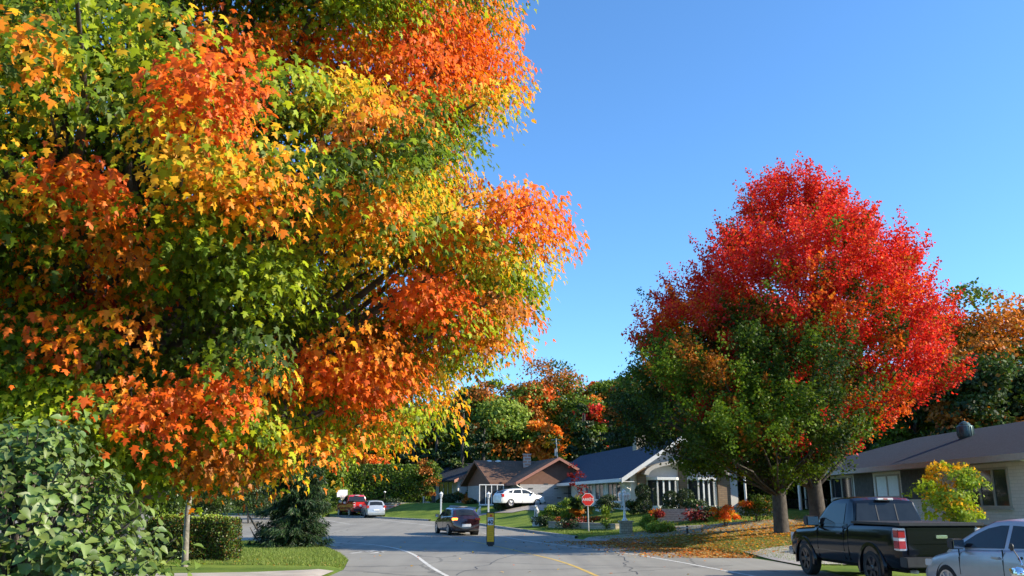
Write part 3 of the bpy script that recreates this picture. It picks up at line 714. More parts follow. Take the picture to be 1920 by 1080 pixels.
# ================================================================== BACKGROUND WOODS
def far_tree(px, top_row, wpx, Y, kind, label, mix, top_mix=None, group='maples on the wooded hillside', lobes=44, per=300, leaf=.34, cone=False, cat='tree', name='maple_tree', low=.14, flat=None):
    x = float(xat(px, Y)); z0 = gz(x, Y); top = at(px, top_row, Y).z
    h = (top - z0) * 1.10; rx = wpx / 1600 * Y / 2
    rzz = h * (1 - low) / 2
    return cloud_tree(name, (x, Y, z0), label, cat, group, crown=(rx, rx * .95, rzz), cz=h - rzz, lobes=lobes, per=per, leaf=leaf, mix=mix, top_mix=top_mix,
                      trunk_r=.25, cone=cone, spread=.38, limbs=10, mat='leaf_evergreen' if cone else 'leaf_far', seed=int(px * 3 + Y))
BK = [('D', 3), ('K', 2), ('G', 1)]
FT = [
 (905, 706, 130, 118, 'tall hillside maple, green below and orange on top, beside the great maple', [('G', 3), ('D', 3)], [('O', 1), ('B', 2), ('G', 3)]),
 (1035, 686, 170, 128, 'tallest hillside maple, round green and orange top against the sky', [('G', 4), ('D', 3)], [('B', 4), ('G', 2), ('O', 2), ('D', 1)]),
 (985, 724, 130, 112, 'hillside maple with bright orange upper crown, below the tallest one', [('G', 3), ('D', 3)], [('R', 1), ('O', 1), ('B', 1), ('G', 2)]),
 (1132, 712, 90, 126, 'hillside maple with red tips against the sky', [('G', 2), ('D', 3)], [('R', 1), ('B', 1), ('G', 2), ('D', 1)]),
 (1185, 708, 90, 122, 'olive green hillside maple at the right end of the gap of sky', [('G', 2), ('D', 2)], [('G', 3), ('B', 1)]),
 (1085, 742, 130, 112, 'hillside maple with an orange flank, above the brown roof', [('G', 3), ('D', 2)], [('G', 3), ('O', 1), ('V', 1)]),
 (1112, 755, 80, 104, 'small hillside maple with a scarlet left side', [('R', 1), ('G', 3), ('D', 2)], [('C', 1), ('R', 1), ('G', 2)]),
 (950, 768, 170, 103, 'broad yellow green maple with an orange patch, behind the brown house', [('V', 1), ('G', 4), ('D', 4)], [('G', 4), ('V', 1), ('O', 1), ('B', 1)]),
 (1020, 790, 90, 100, 'small maple with orange lower boughs behind the brown roof', [('O', 3), ('Y', 1), ('G', 3)], [('O', 2), ('G', 2)]),
 (1175, 742, 70, 110, 'rust coloured maple at the edge of the dark crown', [('B', 3), ('R', 1), ('D', 2)], None),
 (1262, 628, 190, 78, 'dark green maple rising behind the left side of the red one', BK, [('D', 3), ('G', 1)]),
 (1330, 650, 190, 86, 'dark maple half hidden inside the red tree outline', BK, None),
 (1200, 700, 130, 84, 'dark bushy maple just above the blue grey roof', BK, [('D', 2), ('B', 1)]),
 (1880, 536, 270, 66, 'orange topped maple standing tall above the grey roof with the metal vent', [('D', 3), ('G', 1), ('K', 2)], [('O', 3), ('B', 4), ('G', 2)]),
 (1800, 575, 170, 74, 'orange and green maple just right of the red tree', [('D', 3), ('K', 2)], [('B', 3), ('O', 2), ('G', 1)]),
 (1965, 560, 240, 72, 'orange brown maple beyond the right end of the grey roof', [('D', 3), ('K', 2)], [('B', 3), ('O', 2)]),
 (1850, 660, 190, 60, 'dark green maple behind the roof with the metal vent', [('K', 3), ('D', 3), ('B', 1)], None),
 (1730, 690, 170, 66, 'dark maple behind the grey roof, left of the vent', BK, None),
 (1940, 680, 150, 62, 'dark brownish maple above the right end of the grey roof', [('K', 3), ('B', 1), ('D', 2)], None),
 (1560, 640, 240, 84, 'tall dark maple behind the middle of the red tree', BK, None),
 (580, 850, 150, 88, 'light green maple behind the rounded cedar', [('V', 3), ('G', 3)], None),
 (655, 855, 110, 104, 'small maple with red and orange tips behind the basketball hoop', [('G', 3), ('B', 2)], [('R', 2), ('O', 2), ('G', 1)]),
 (705, 866, 70, 108, 'little orange maple behind the tall hedge', [('G', 2), ('B', 2)], [('R', 2), ('B', 2)]),
 (700, 760, 200, 120, 'dark green maple glimpsed under the great maple boughs', BK, None),
 (560, 740, 220, 112, 'dark maple behind the spruce, across the side street', BK, None),
 (420, 700, 260, 100, 'dark tall maple behind the clipped hedge, across the side street', BK, None),
 (250, 640, 300, 84, 'dark maple behind the great maple trunk', BK, None),
 (60, 600, 320, 74, 'dark maple farthest behind the lilac bush', BK, None),
 (150, 760, 300, 58, 'low dark maple between the lilac and the great maple trunk', BK, None),
]
for (px, tr, wp, Y, lab, mix, tm) in FT:
    far_tree(px, tr, wp, Y, 0, lab, mix, tm, leaf=.32 if Y < 90 else .42)
ET = [(815, 770, 80, 100, 'dark spruce just right of the great maple fringe'), (868, 752, 90, 98, 'dark spruce with a lighter right side behind the white walled house'), (905, 790, 60, 92, 'small greyish spruce above the far ridge of the brown house'),
      (1095, 775, 110, 98, 'dark spruce behind the brown gable'), (1150, 782, 110, 96, 'dark spruce behind the small purple leaved tree'), (1215, 790, 90, 94, 'dark spruce above the blue grey roof ridge'), (770, 800, 90, 104, 'dark spruce behind the bronze leaved tree')]
for (px, tr, wp, Y, lab) in ET:
    far_tree(px, tr, wp, Y, 0, lab, [('K', 4), ('D', 2)], None, 'spruces behind the houses', lobes=46, per=170, leaf=.34, cone=True, name='spruce_tree', low=.05)
# the wood closing the view behind the single trees
def wood():
    P = []; C = []
    for i in range(560):
        px = rng.uniform(-500, 2500); Y = rng.uniform(120, 175)
        if 760 < px < 1250: top = 740
        elif px >= 1250: top = 700
        else: top = 735
        Y = max(Y, 132)
        x = float(xat(px, Y)); z0 = gz(x, Y); zt = at(px, top + rng.uniform(0, 60), Y).z
        for k in range(4):
            m = 150; c = np.array([x + rng.normal(0, 2), Y + rng.normal(0, 2), z0 + (zt - z0) * rng.uniform(.1, .95)])
            P.append(c + rdir(m) * rng.uniform(1.0, 2.6, (m, 1))); C.append(pal_pick(rng.choice(list('DDKKGB')), m))
    P = np.concatenate(P); n = len(P)
    V, F, CC = leaves(P, rng.normal(size=(n, 3)), rng.normal(size=(n, 3)) + np.array([0, -.3, .5]), np.full(n, .8), np.concatenate(C), KITE)
    tag(link('wood', np_mesh('wood', V, F, M['leaf_far'], CC)), 'mass of dark green woodland covering the hill behind the houses', 'wood', kind='stuff')
wood()

# ================================================================== HOUSES
def house_frame(o2, a, z0, name, label, cat='house', group=None):
    """thing whose local x runs along a (the eave side), local y to its left-hand depth"""
    return thing(name, (o2[0], o2[1], z0), math.atan2(a[1], a[0]), label, cat, group)
def gable_block(parent, L, D, h, ridge_y, ridge_h, h2, wallm, roofm, trimm, x0=0, y0=0, ov=.55, rk=.4, hip0=0, hip1=0, gablem=None, base=.8, roof_name='roof', wall_name='wall'):
    """walls L x D from x0,y0; ridge along x at y=ridge_y; eave heights h (y=0 side) and h2"""
    mb = MB()
    poly = [(0, -base), (D, -base), (D, h2), (0, h)] if (gablem or hip0 or hip1) else [(0, -base), (D, -base), (D, h2), (ridge_y, ridge_h), (0, h)]
    mb.prism(poly, x0, x0 + L, lambda a, b, c: (c, y0 + a, b))
    wobj = mb.build(wall_name, wallm, parent)
    if gablem and not (hip0 or hip1):
        g = MB()
        for xa, xb in ((x0 - .003, x0 + .12), (x0 + L - .12, x0 + L + .003)):
            g.prism([(-.003, h - .25), (D + .003, h2 - .25), (D + .003, h2), (ridge_y, ridge_h), (-.003, h)], xa, xb, lambda a, b, c: (c, y0 + a, b))
        g.build('gable_siding', gablem, parent)
    s1 = (ridge_h - h) / ridge_y; s2 = (ridge_h - h2) / (D - ridge_y); t = .16
    xa, xb = x0 - rk, x0 + L + rk
    P = lambda x, y, z: (x, y0 + y, z)
    e1 = h - ov * s1; e2 = h2 - ov * s2
    up = .02
    vs = [P(xa, -ov, e1 + up), P(xb, -ov, e1 + up), P(xb - hip1, ridge_y, ridge_h + up), P(xa + hip0, ridge_y, ridge_h + up), P(xb, D + ov, e2 + up), P(xa, D + ov, e2 + up)]
    vt = [(v[0], v[1], v[2] + t) for v in vs]
    fs = [(0, 1, 2, 3), (3, 2, 4, 5)]
    m = MB(); n = 6
    m.add(vs + vt, [(3, 2, 1, 0), (5, 4, 2, 3), (6, 7, 8, 9), (9, 8, 10, 11), (0, 1, 7, 6), (4, 5, 11, 10)] +
          ([(0, 6, 9, 3), (3, 9, 11, 5)] if not hip0 else [(0, 3, 5), (6, 11, 9), (0, 6, 11, 5)]) +
          ([(1, 2, 8, 7), (2, 4, 10, 8)] if not hip1 else [(1, 4, 2), (7, 8, 10), (1, 7, 10, 4)]))
    r = m.build(roof_name, roofm, parent)
    f = MB()   # fascia, gutter and rake boards
    f.box(xa - .01, xb + .01, y0 - ov - .10, y0 - ov - .005, e1 - .06, e1 + t + .0)
    f.box(xa - .01, xb + .01, y0 + D + ov + .005, y0 + D + ov + .10, e2 - .06, e2 + t)
    f.build('fascia', trimm, parent)
    if not hip0 or not hip1:
        k = MB()
        for xx, on in ((xa - .05, not hip0), (xb + .004, not hip1)):
            if on:
                k.prism([(-ov, e1 - .05), (ridge_y, ridge_h - .05), (ridge_y, ridge_h + t + .03), (-ov, e1 + t + .03)], xx, xx + .046, lambda a, b, c: (c, y0 + a, b))
                k.prism([(ridge_y, ridge_h - .05), (D + ov, e2 - .05), (D + ov, e2 + t + .03), (ridge_y, ridge_h + t + .03)], xx, xx + .046, lambda a, b, c: (c, y0 + a, b))
        k.build('rake_board', trimm, parent)
    return wobj, r
def window(parent, axis_, s0, s1, z0, z1, off, n=1, frame='trim', pane='glass', fw=.07, sill=True, cross=False, panes=None, out=-1):
    """axis_ 'x': wall at y=off facing -y ; axis_ 'y': wall at x=off facing out*x"""
    def place(mb, a0, a1, b0, b1, d0, d1):
        if axis_ == 'x': mb.box(a0, a1, off - d1, off - d0, b0, b1)
        else:
            x0_, x1_ = sorted((off + out * d0, off + out * d1)); mb.box(x0_, x1_, a0, a1, b0, b1)
    f = MB()
    place(f, s0 - fw, s0, z0 - fw, z1 + fw, .0, .07); place(f, s1, s1 + fw, z0 - fw, z1 + fw, .0, .07)
    place(f, s0, s1, z1, z1 + fw, .0, .07); place(f, s0, s1, z0 - fw, z0, .0, .07)
    for i in range(1, n):
        x = s0 + (s1 - s0) * i / n; place(f, x - fw * .5, x + fw * .5, z0, z1, .0, .06)
    if cross: place(f, s0, s1, (z0 + z1) / 2 - .02, (z0 + z1) / 2 + .02, .018, .03)
    if sill: place(f, s0 - fw - .03, s1 + fw + .03, z0 - fw - .05, z0 - fw - .003, .0, .12)
    fo = f.build('window', M[frame], parent)
    p = MB(); place(p, s0, s1, z0, z1, .002, .016)
    p.build('pane', M[pane], fo)
    return fo
# ---- grey roofed house on the right, facing the road
E0 = 19.2
hE = house_frame((E0, 31.2), (0, 1), 0.95, 'house', 'long cream brick bungalow with a dark hipped roof behind the black truck', 'house')
# local x = +Y, local y = -X ; so use negative y for depth: build mirrored with D to -y
def dE(s): return s - 31.2
Lw = 21.5
mb = MB(); mb.box(0, Lw, -9.6, 0, -.8, 2.42); mb.build('wall', M['brick_cream'], hE)
mb = MB()
def roofE():
    xa, xb, ya, yb = -.7, Lw + 10.2, .75, -10.3
    e = 2.42; t = .15; rh = 4.55
    b = [(xa, ya, e), (xb, ya, e), (xb, yb, e), (xa, yb, e)]
    rr = [(xa + 5, -4.8, rh), (xb - 11.5, -4.8, rh)]
    vs = b + [(x, y, z + t) for x, y, z in b] + rr
    mb.add(vs, [(3, 2, 1, 0), (0, 1, 5, 4), (1, 2, 6, 5), (2, 3, 7, 6), (3, 0, 4, 7), (4, 5, 9, 8), (5, 6, 9), (6, 7, 8, 9), (7, 4, 8)])
roofE(); mb.build('roof', M['roof_dark'], hE)
mb = MB(); mb.box(-.72, Lw + 10.22, .76, .86, 2.36, 2.60); mb.box(-.80, -.71, -10.3, .75, 2.36, 2.58); mb.build('gutter', M['trim_tan'], hE)
mb = MB(); mb.box(-.7, Lw + 10.2, .02, .75, 2.37, 2.415); mb.build('soffit', M['trim_tan'], hE)
def wE(px0, px1, r0, r1, n, pane, fr='trim_tan'):
    Ya = E0 * 1.031 * 1600 / (px0 - 960); Yb = E0 * 1.031 * 1600 / (px1 - 960); Ym = (Ya + Yb) / 2
    zt = at((px0 + px1) / 2, r0, Ym).z - .95; zb = at((px0 + px1) / 2, r1, Ym).z - .95
    f = MB(); s0, s1 = dE(Yb), dE(Ya); fw = .08
    for a0, a1, b0, b1 in ((s0 - fw, s0, zb - fw, zt + fw), (s1, s1 + fw, zb - fw, zt + fw), (s0, s1, zt, zt + fw), (s0, s1, zb - fw, zb)): f.box(a0, a1, 0, .07, b0, b1)
    for i in range(1, n):
        x = s0 + (s1 - s0) * i / n; f.box(x - .05, x + .05, .0, .065, zb, zt)
    f.box(s0 - .15, s1 + .15, .0, .13, zb - fw - .07, zb - fw - .003)
    fo = f.build('window', M[fr], hE); p = MB()
    for i in range(n):
        p.box(s0 + (s1 - s0) * i / n, s0 + (s1 - s0) * (i + 1) / n, .003, .02, zb, zt)
    p.build('pane', M[pane], fo)
    return s0, s1
wE(1564, 1602, 897, 933, 2, 'glass'); wE(1648, 1690, 893, 930, 2, 'blind'); wE(1818, 1896, 882, 948, 3, 'glass')
def panE(px0, px1, z0, z1, m, nm):
    Ya = E0 * 1.031 * 1600 / (px0 - 960); Yb = E0 * 1.031 * 1600 / (px1 - 960); p = MB(); k = 14
    s0, s1 = dE(Yb), dE(Ya); st = (s1 - s0) / k
    for i in range(k): p.box(s0 + st * i + .012, s0 + st * (i + 1) - .012, .004, .04, z0, z1)
    p.build(nm, M[m], hE)
panE(1606, 1641, 1.0, 2.40, 'siding_dark', 'board_panel'); panE(1695, 1748, 1.0, 2.40, 'siding_dark', 'board_panel')
mb = MB()
for s in (Lw + 4.2, Lw + 9.6): mb.tube([(s, .55, -.9), (s, .55, 2.38)], .11, 12)
mb.build('carport_post', M['white_metal'], hE)
mb = MB()   # railing and carport back wall, painted dark for its shade
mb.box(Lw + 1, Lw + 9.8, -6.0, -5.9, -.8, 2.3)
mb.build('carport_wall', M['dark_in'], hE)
mb = MB()
for i in range(26): mb.box(Lw + .6 + i * .34, Lw + .63 + i * .34, .1, .13, -.1, 1.0)
mb.box(Lw + .6, Lw + 9.2, .09, .14, 1.0, 1.05); mb.build('railing', M['black'], hE)
mb = MB(); mb.tube([(Lw - .3, .80, 2.4), (Lw - .3, .6, 2.25), (Lw - .3, .12, 2.1), (Lw - .3, .12, -.3)], .045, 8); mb.tube([(.35, .80, 2.4), (.35, .12, 2.15), (.35, .12, -.3)], .045, 8)
mb.build('downspout', M['trim'], hE)
cpv = at(1811, 818, 42.5); mb = MB()
mb.lathe([(.30, -.5), (.30, .1), (.40, .22), (.43, .30), (.43, .82), (.40, .86), (.30, .90), (.30, .96), (.05, 1.12), (.01, 1.13)], 20)
for i in range(20):
    a = 2 * math.pi * i / 20; mb.box(.43, .45, -.012, .012, .3, .82, Matrix.Rotation(a, 4, 'Z'))
mb.lathe([(.22, .98), (.24, .99), (.24, 1.03), (.22, 1.04)], 12)
lv = mb.build('roof_vent', M['vent'], hE, smooth=40); lv.location = (dE(42.5), -(cpv.x - E0), cpv.z - .95 - .25); lv.scale = (.88, .88, .88)

# ---- blue-grey roofed house with bay windows
zc = 1.12
aC = Vector((-.19, .98)).normalized(); bC = Vector((aC.y, -aC.x))
oC = Vector((at(1183, 940, 58).x, 58))
hC = house_frame(oC, (bC.x, bC.y), zc, 'house', 'white bungalow with a slate blue roof and bay windows behind the stop sign')
# local x = along the gable end (to the right), local y = back along the long facade
def blockC():
    Ld, Wd = 24.0, 12.4; ry = 3.4; h = 2.55; rh = 4.75; h2 = 2.0
    mb = MB()
    mb.prism([(0, -.8), (7.6, -.8), (7.6, 3.1), (ry, rh), (0, h)], 0, Ld, lambda a, b, c: (a, c, b)); mb.build('wall', M['stucco'], hC)
    t = .15; ov = .9; s1 = (rh - h) / ry; s2 = (rh - h2) / (Wd - ry)
    ya, yb = -.9, Ld + .4
    prof = [(-ov, h - ov * s1 + .05), (ry, rh + .03), (Wd + .5, h2 - .5 * s2 + .03), (Wd + .5, h2 - .5 * s2 + .03 + t), (ry, rh + .03 + t), (-ov, h - ov * s1 + .05 + t)]
    mb = MB(); mb.prism(prof, ya, yb, lambda a, b, c: (a, c, b)); mb.build('roof', M['roof_blue'], hC)
    k = MB(); e1 = h - ov * s1 + .05
    for q in ([(-ov, e1 - .12), (ry, rh - .09), (ry, rh + t + .06), (-ov, e1 + t + .03)], [(ry, rh - .09), (Wd + .5, prof[2][1] - .12), (Wd + .5, prof[2][1] + t + .03), (ry, rh + t + .06)]):
        k.prism(q, ya - .06, ya - .004, lambda a, b, c: (a, c, b))
    k.build('rake_board', M['trim'], hC)
    f = MB(); f.box(-ov - .12, -ov - .004, ya, yb, e1 - .05, e1 + t + .02); f.build('gutter', M['trim'], hC)
    f = MB(); f.box(-ov, -.02, ya + .02, yb, e1 - .06, e1 - .01); f.build('soffit', M['trim'], hC)
    # open carport at right: posts, back wall painted dark for shade
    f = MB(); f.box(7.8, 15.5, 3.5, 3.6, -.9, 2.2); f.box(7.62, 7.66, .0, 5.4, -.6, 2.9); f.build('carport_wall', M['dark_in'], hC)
    f = MB()
    for xx in (7.9, 12.3): f.tube([(xx, -.5, -.9), (xx, -.5, prof[1][1] - (xx - ry) * s2 - .04)], .08, 10)
    f.build('carport_post', M['white_metal'], hC)
    mb = MB(); mb.tube([(-ov - .05, -.4, e1 - .05), (-.5, -.15, e1 - .35), (-.06, -.06, e1 - .5), (-.06, -.06, -.3)], .05, 8); mb.build('downspout', M['trim'], hC)
    # chimney
    mb = MB(); mb.box(2.6, 3.5, 6, 6.9, 4.2, 5.5); mb.build('chimney', M['stone'], hC)
blockC()
def sC(px):   # distance along the long facade seen at that pixel column
    lo, hi = 0, 24
    for _ in range(40):
        m = (lo + hi) / 2; p = oC + aC * m
        if 960 + 1600 * p.x * 1.031 / p.y > px: lo = m
        else: hi = m
    return lo
for (p0, p1, z0, z1, n) in ((1142, 1166, .75, 2.15, 3), (1118, 1133, .1, 2.1, 2), (1100, 1112, .85, 2.15, 2), (1056, 1073, .7, 2.15, 2)):
    window(hC, 'y', sC(p1), sC(p0), z0, z1, 0, n, out=-1)
mb = MB()    # balustrade of the small porch
s0, s1 = sC(1172), sC(1150)
for i in range(12): mb.box(-1.30, -1.26, s0 + (s1 - s0) * i / 11 - .02, s0 + (s1 - s0) * i / 11 + .02, .12, .80)
mb.box(-1.33, -1.23, s0 - .1, s1 + .1, .80, .87); mb.box(-1.31, -1.25, s0 - .1, s1 + .1, .06, .12)
mb.build('balustrade', M['white_metal'], hC)
mb = MB(); mb.box(-1.4, -.02, s0 - .2, s1 + .2, -.7, .05); mb.build('porch_floor', M['stucco'], hC)
def bay(x0, x1, nm='bay_window'):
    """angled bay on the gable end: white base, glazed front, little roof"""
    d = .75; c = .45
    pl = [(x0, 0), (x0 + c, -d), (x1 - c, -d), (x1, 0)]
    b = MB(); b.prism([(p[0], p[1] - .0) for p in pl], -.8, .45, lambda a, bb, h: (a, bb - .004, h)); bo = b.build(nm, M['white'], hC)
    r = MB(); r.prism([(x0 - .15, 0), (x0 + c - .05, -d - .15), (x1 - c + .05, -d - .15), (x1 + .15, 0)], 2.10, 2.28, lambda a, bb, h: (a, bb - .004, h)); r.build('bay_roof', M['trim'], bo)
    g = MB(); g.prism([(x0 + .06, 0), (x0 + c, -d + .06), (x1 - c, -d + .06), (x1 - .06, 0)], .45, 2.10, lambda a, bb, h: (a, bb - .004, h)); g.build('pane', M['glass'], bo)
    k = MB(); m = 3; seg = []
    for (q0, q1, nn) in ((pl[0], pl[1], 1), (pl[1], pl[2], m), (pl[2], pl[3], 1)):
        for i in range(nn + 1):
            t = i / nn; px_, py_ = q0[0] + (q1[0] - q0[0]) * t, q0[1] + (q1[1] - q0[1]) * t - .01
            k.box(px_ - .045, px_ + .045, py_ - .045, py_ + .045, .45, 2.1)
    k.build('mullion', M['white'], bo)
bay(1.15, 3.3); bay(4.0, 6.0)
mb = MB(); mb.box(.45, 1.05, -.16, -.004, -.8, 2.9); mb.box(3.38, 3.92, -.16, -.004, -.8, 3.2); mb.box(6.1, 7.0, -.16, -.004, -.8, 3.2)
mb.build('brick_pier', M['brick_brown'], hC)
mb = MB(); n = 16; arc = []
for i in range(n + 1):
    a = math.pi * i / n; arc.append((3.7 - 3.0 * math.cos(a), 2.45 + .95 * math.sin(a)))
arc2 = [(3.7 - 2.7 * math.cos(math.pi * i / n), 2.40 + .75 * math.sin(math.pi * i / n)) for i in range(n, -1, -1)]
for i in range(n):
    mb.prism([arc[i], arc[i + 1], arc2[n - i - 1], arc2[n - i]], -.85, -.05, lambda a, b, h: (a, h, b))
mb.build('entrance_arch', M['trim_tan'], hC)

# ---- brown roofed brick house
zb_ = 1.08
B1f = Vector((at(926, 940, 76).x, 76)); B1b = Vector((at(877, 940, 84).x, 84)); bB1 = (B1b - B1f).normalized(); aB1 = Vector((bB1.y, -bB1.x))
hB = thing('house', (B1f.x, B1f.y, zb_), 0, 'white brick house with a brown shingle roof and two brown gables behind the white car', 'house')
sub = bpy.data.objects.new('wing', None)
def local(o2, a):    # local matrix of a wing: origin + x direction
    ang = math.atan2(a[1], a[0]); return Matrix.Translation((o2[0] - B1f.x, o2[1] - B1f.y, 0)) @ Matrix.Rotation(ang, 4, 'Z')
bpy.data.objects.remove(sub)
def wing(o2, a, L, D, h, rh, wall, gab, roof, trim, tagx):
    before = set(bpy.data.objects); gable_block(hB, L, D, h, D / 2, rh, h, wall, roof, trim, gablem=gab, ov=.5, rk=.55)
    m = local(o2, a)
    for o in set(bpy.data.objects) - before: o.matrix_local = m
wing(B1f, aB1, 10, (B1b - B1f).length, 2.42, 4.25, M['brick_white'], M['siding_brown'], M['roof_brown'], M['siding_brown'], 1)
B2l = Vector((at(975, 940, 73.0).x, 73.0)); aW = Vector((.97, .24)).normalized(); aB2 = Vector((-aW.y, aW.x))
# ridge along aB2, gable facing the camera; local y must run to the left of local x, so start at the right corner
B2r = B2l + aW * 6.6
wing(B2r, aB2, 10, 6.6, 2.40, 4.2, M['brick_white'], M['siding_brown'], M['roof_brown'], M['fascia_orange'], 2)
mw2 = local(B2l, (aW.x, aW.y))
def onwing(m, fn):
    before = set(bpy.data.objects); fn()
    for o in set(bpy.data.objects) - before:
        if o.parent == hB: o.matrix_local = m
onwing(mw2, lambda: window(hB, 'x', -3.0, -1.0, .55, 2.1, 1.95, 4))
onwing(local(B1b, (-bB1.x, -bB1.y)), lambda: (window(hB, 'x', 4.3, 5.7, .7, 2.0, 0, 2), window(hB, 'x', 6.6, 7.3, .7, 2.0, 0, 1)))
def dots():
    b = MB()
    for r_ in range(6):
        for c_ in range(5):
            if (r_ + c_) % 2 == 0: x = .5 + c_ * 1.1 + (r_ % 3) * .25; b.box(x, x + .36, -.03, .05, .25 + r_ * .38, .34 + r_ * .38)
    b.build('dark_brick', M['brick_dark'], hB)
onwing(mw2, dots)
def dsp():
    b = MB(); b.tube([(-.5, -.4, 2.2), (-.2, -.1, 2.0), (.15, -.06, 1.85), (.15, -.06, -.2)], .055, 8); b.build('downspout', M['trim'], hB)
onwing(mw2, dsp)
cpos = at(988, 858, 80); mb = MB(); mb.box(-.35, .35, -.35, .35, -1.2, .25); mb.box(-.4, .4, -.4, .4, .25, .34)
ch = mb.build('chimney', M['brick_red'], hB); ch.location = (cpos.x - B1f.x, cpos.y - B1f.y, cpos.z - zb_)
for px in (917, 934):
    q = at(px, 868, 80.2); mb = MB(); mb.lathe([(.14, -.5), (.14, .05), (.26, .08), (.26, .2), (.02, .26)], 10); v_ = mb.build('roof_vent', M['trim'], hB, smooth=40); v_.location = (q.x - B1f.x, q.y - B1f.y, q.z - zb_)
# ---- farthest house
zA = gz(at(855, 940, 92).x, 92)
A0 = Vector((at(856, 940, 92).x, 92)); aA = Vector((.8, .6)); 
hA = thing('house', (A0.x, A0.y, zA), math.atan2(.6, .8), 'small white house with a rust coloured rake board, farthest along the street', 'house')
# gable over the wall facing the camera: ridge along local y
def blockA():
    W_, L_, h, rh = 8.0, 6.5, 2.45, 4.1
    mb = MB(); mb.prism([(0, -.8), (W_, -.8), (W_, h), (W_ / 2, rh), (0, h)], 0, L_, lambda a, b, c: (a, c, b)); mb.build('wall', M['stucco'], hA)
    s = (rh - h) / (W_ / 2); ov = .8; t = .15
    mb = MB(); mb.prism([(-ov, h - ov * s + .03), (W_ / 2, rh + .03), (W_ + ov, h - ov * s + .03), (W_ + ov, h - ov * s + t), (W_ / 2, rh + .03 + t), (-ov, h - ov * s + .03 + t)], -.7, L_ + .5, lambda a, b, c: (a, c, b)); mb.build('roof', M['roof_dark'], hA)
    k = MB()
    k.prism([(-ov, h - ov * s - .1), (W_ / 2, rh - .1), (W_ / 2, rh + t + .06), (-ov, h - ov * s + t + .06)], -.76, -.705, lambda a, b, c: (a, c, b))
    k.prism([(W_ / 2, rh - .1), (W_ + ov, h - ov * s - .1), (W_ + ov, h - ov * s + t + .06), (W_ / 2, rh + t + .06)], -.76, -.705, lambda a, b, c: (a, c, b))
    k.build('rake_board', M['fascia_orange'], hA)
    window(hA, 'y', .8, 3.4, .3, 2.1, 0, 3, out=-1)
    mb = MB(); mb.box(-.12, -.003, 4.2, 5.1, -.1, 2.0); mb.build('door', M['siding_dark'], hA)
    mb = MB(); mb.tube([(.1, -.06, 2.3), (.1, -.06, -.3)], .06, 8); mb.build('downspout', M['trim'], hA)
blockA()

# ================================================================== VEHICLES
def np_obj(name, V, F, mat, parent, smooth=35):
    me = bpy.data.meshes.new(name); me.from_pydata([tuple(v) for v in V], [], [tuple(f) for f in F]); me.materials.append(mat)
    import bmesh
    bm = bmesh.new(); bm.from_mesh(me); bmesh.ops.recalc_face_normals(bm, faces=bm.faces); bm.to_mesh(me); bm.free()
    me.polygons.foreach_set('use_smooth', np.ones(len(me.polygons), bool)); me.set_sharp_from_angle(angle=R(smooth))
    return link(name, me, parent)
def boolean_cut(ob, cutters):
    for c in cutters:
        m = ob.modifiers.new('b', 'BOOLEAN'); m.operation = 'DIFFERENCE'; m.object = c; m.solver = 'EXACT'
    bpy.context.view_layer.update()
    me = bpy.data.meshes.new_from_object(ob.evaluated_get(bpy.context.evaluated_depsgraph_get()))
    ob.modifiers.clear(); old = ob.data; ob.data = me; me.name = ob.name
    while len(me.materials) > 1: me.materials.pop()
    me.polygons.foreach_set('material_index', np.zeros(len(me.polygons), np.int32))
    for c in cutters: bpy.data.objects.remove(c)
    me.set_sharp_from_angle(angle=R(32))
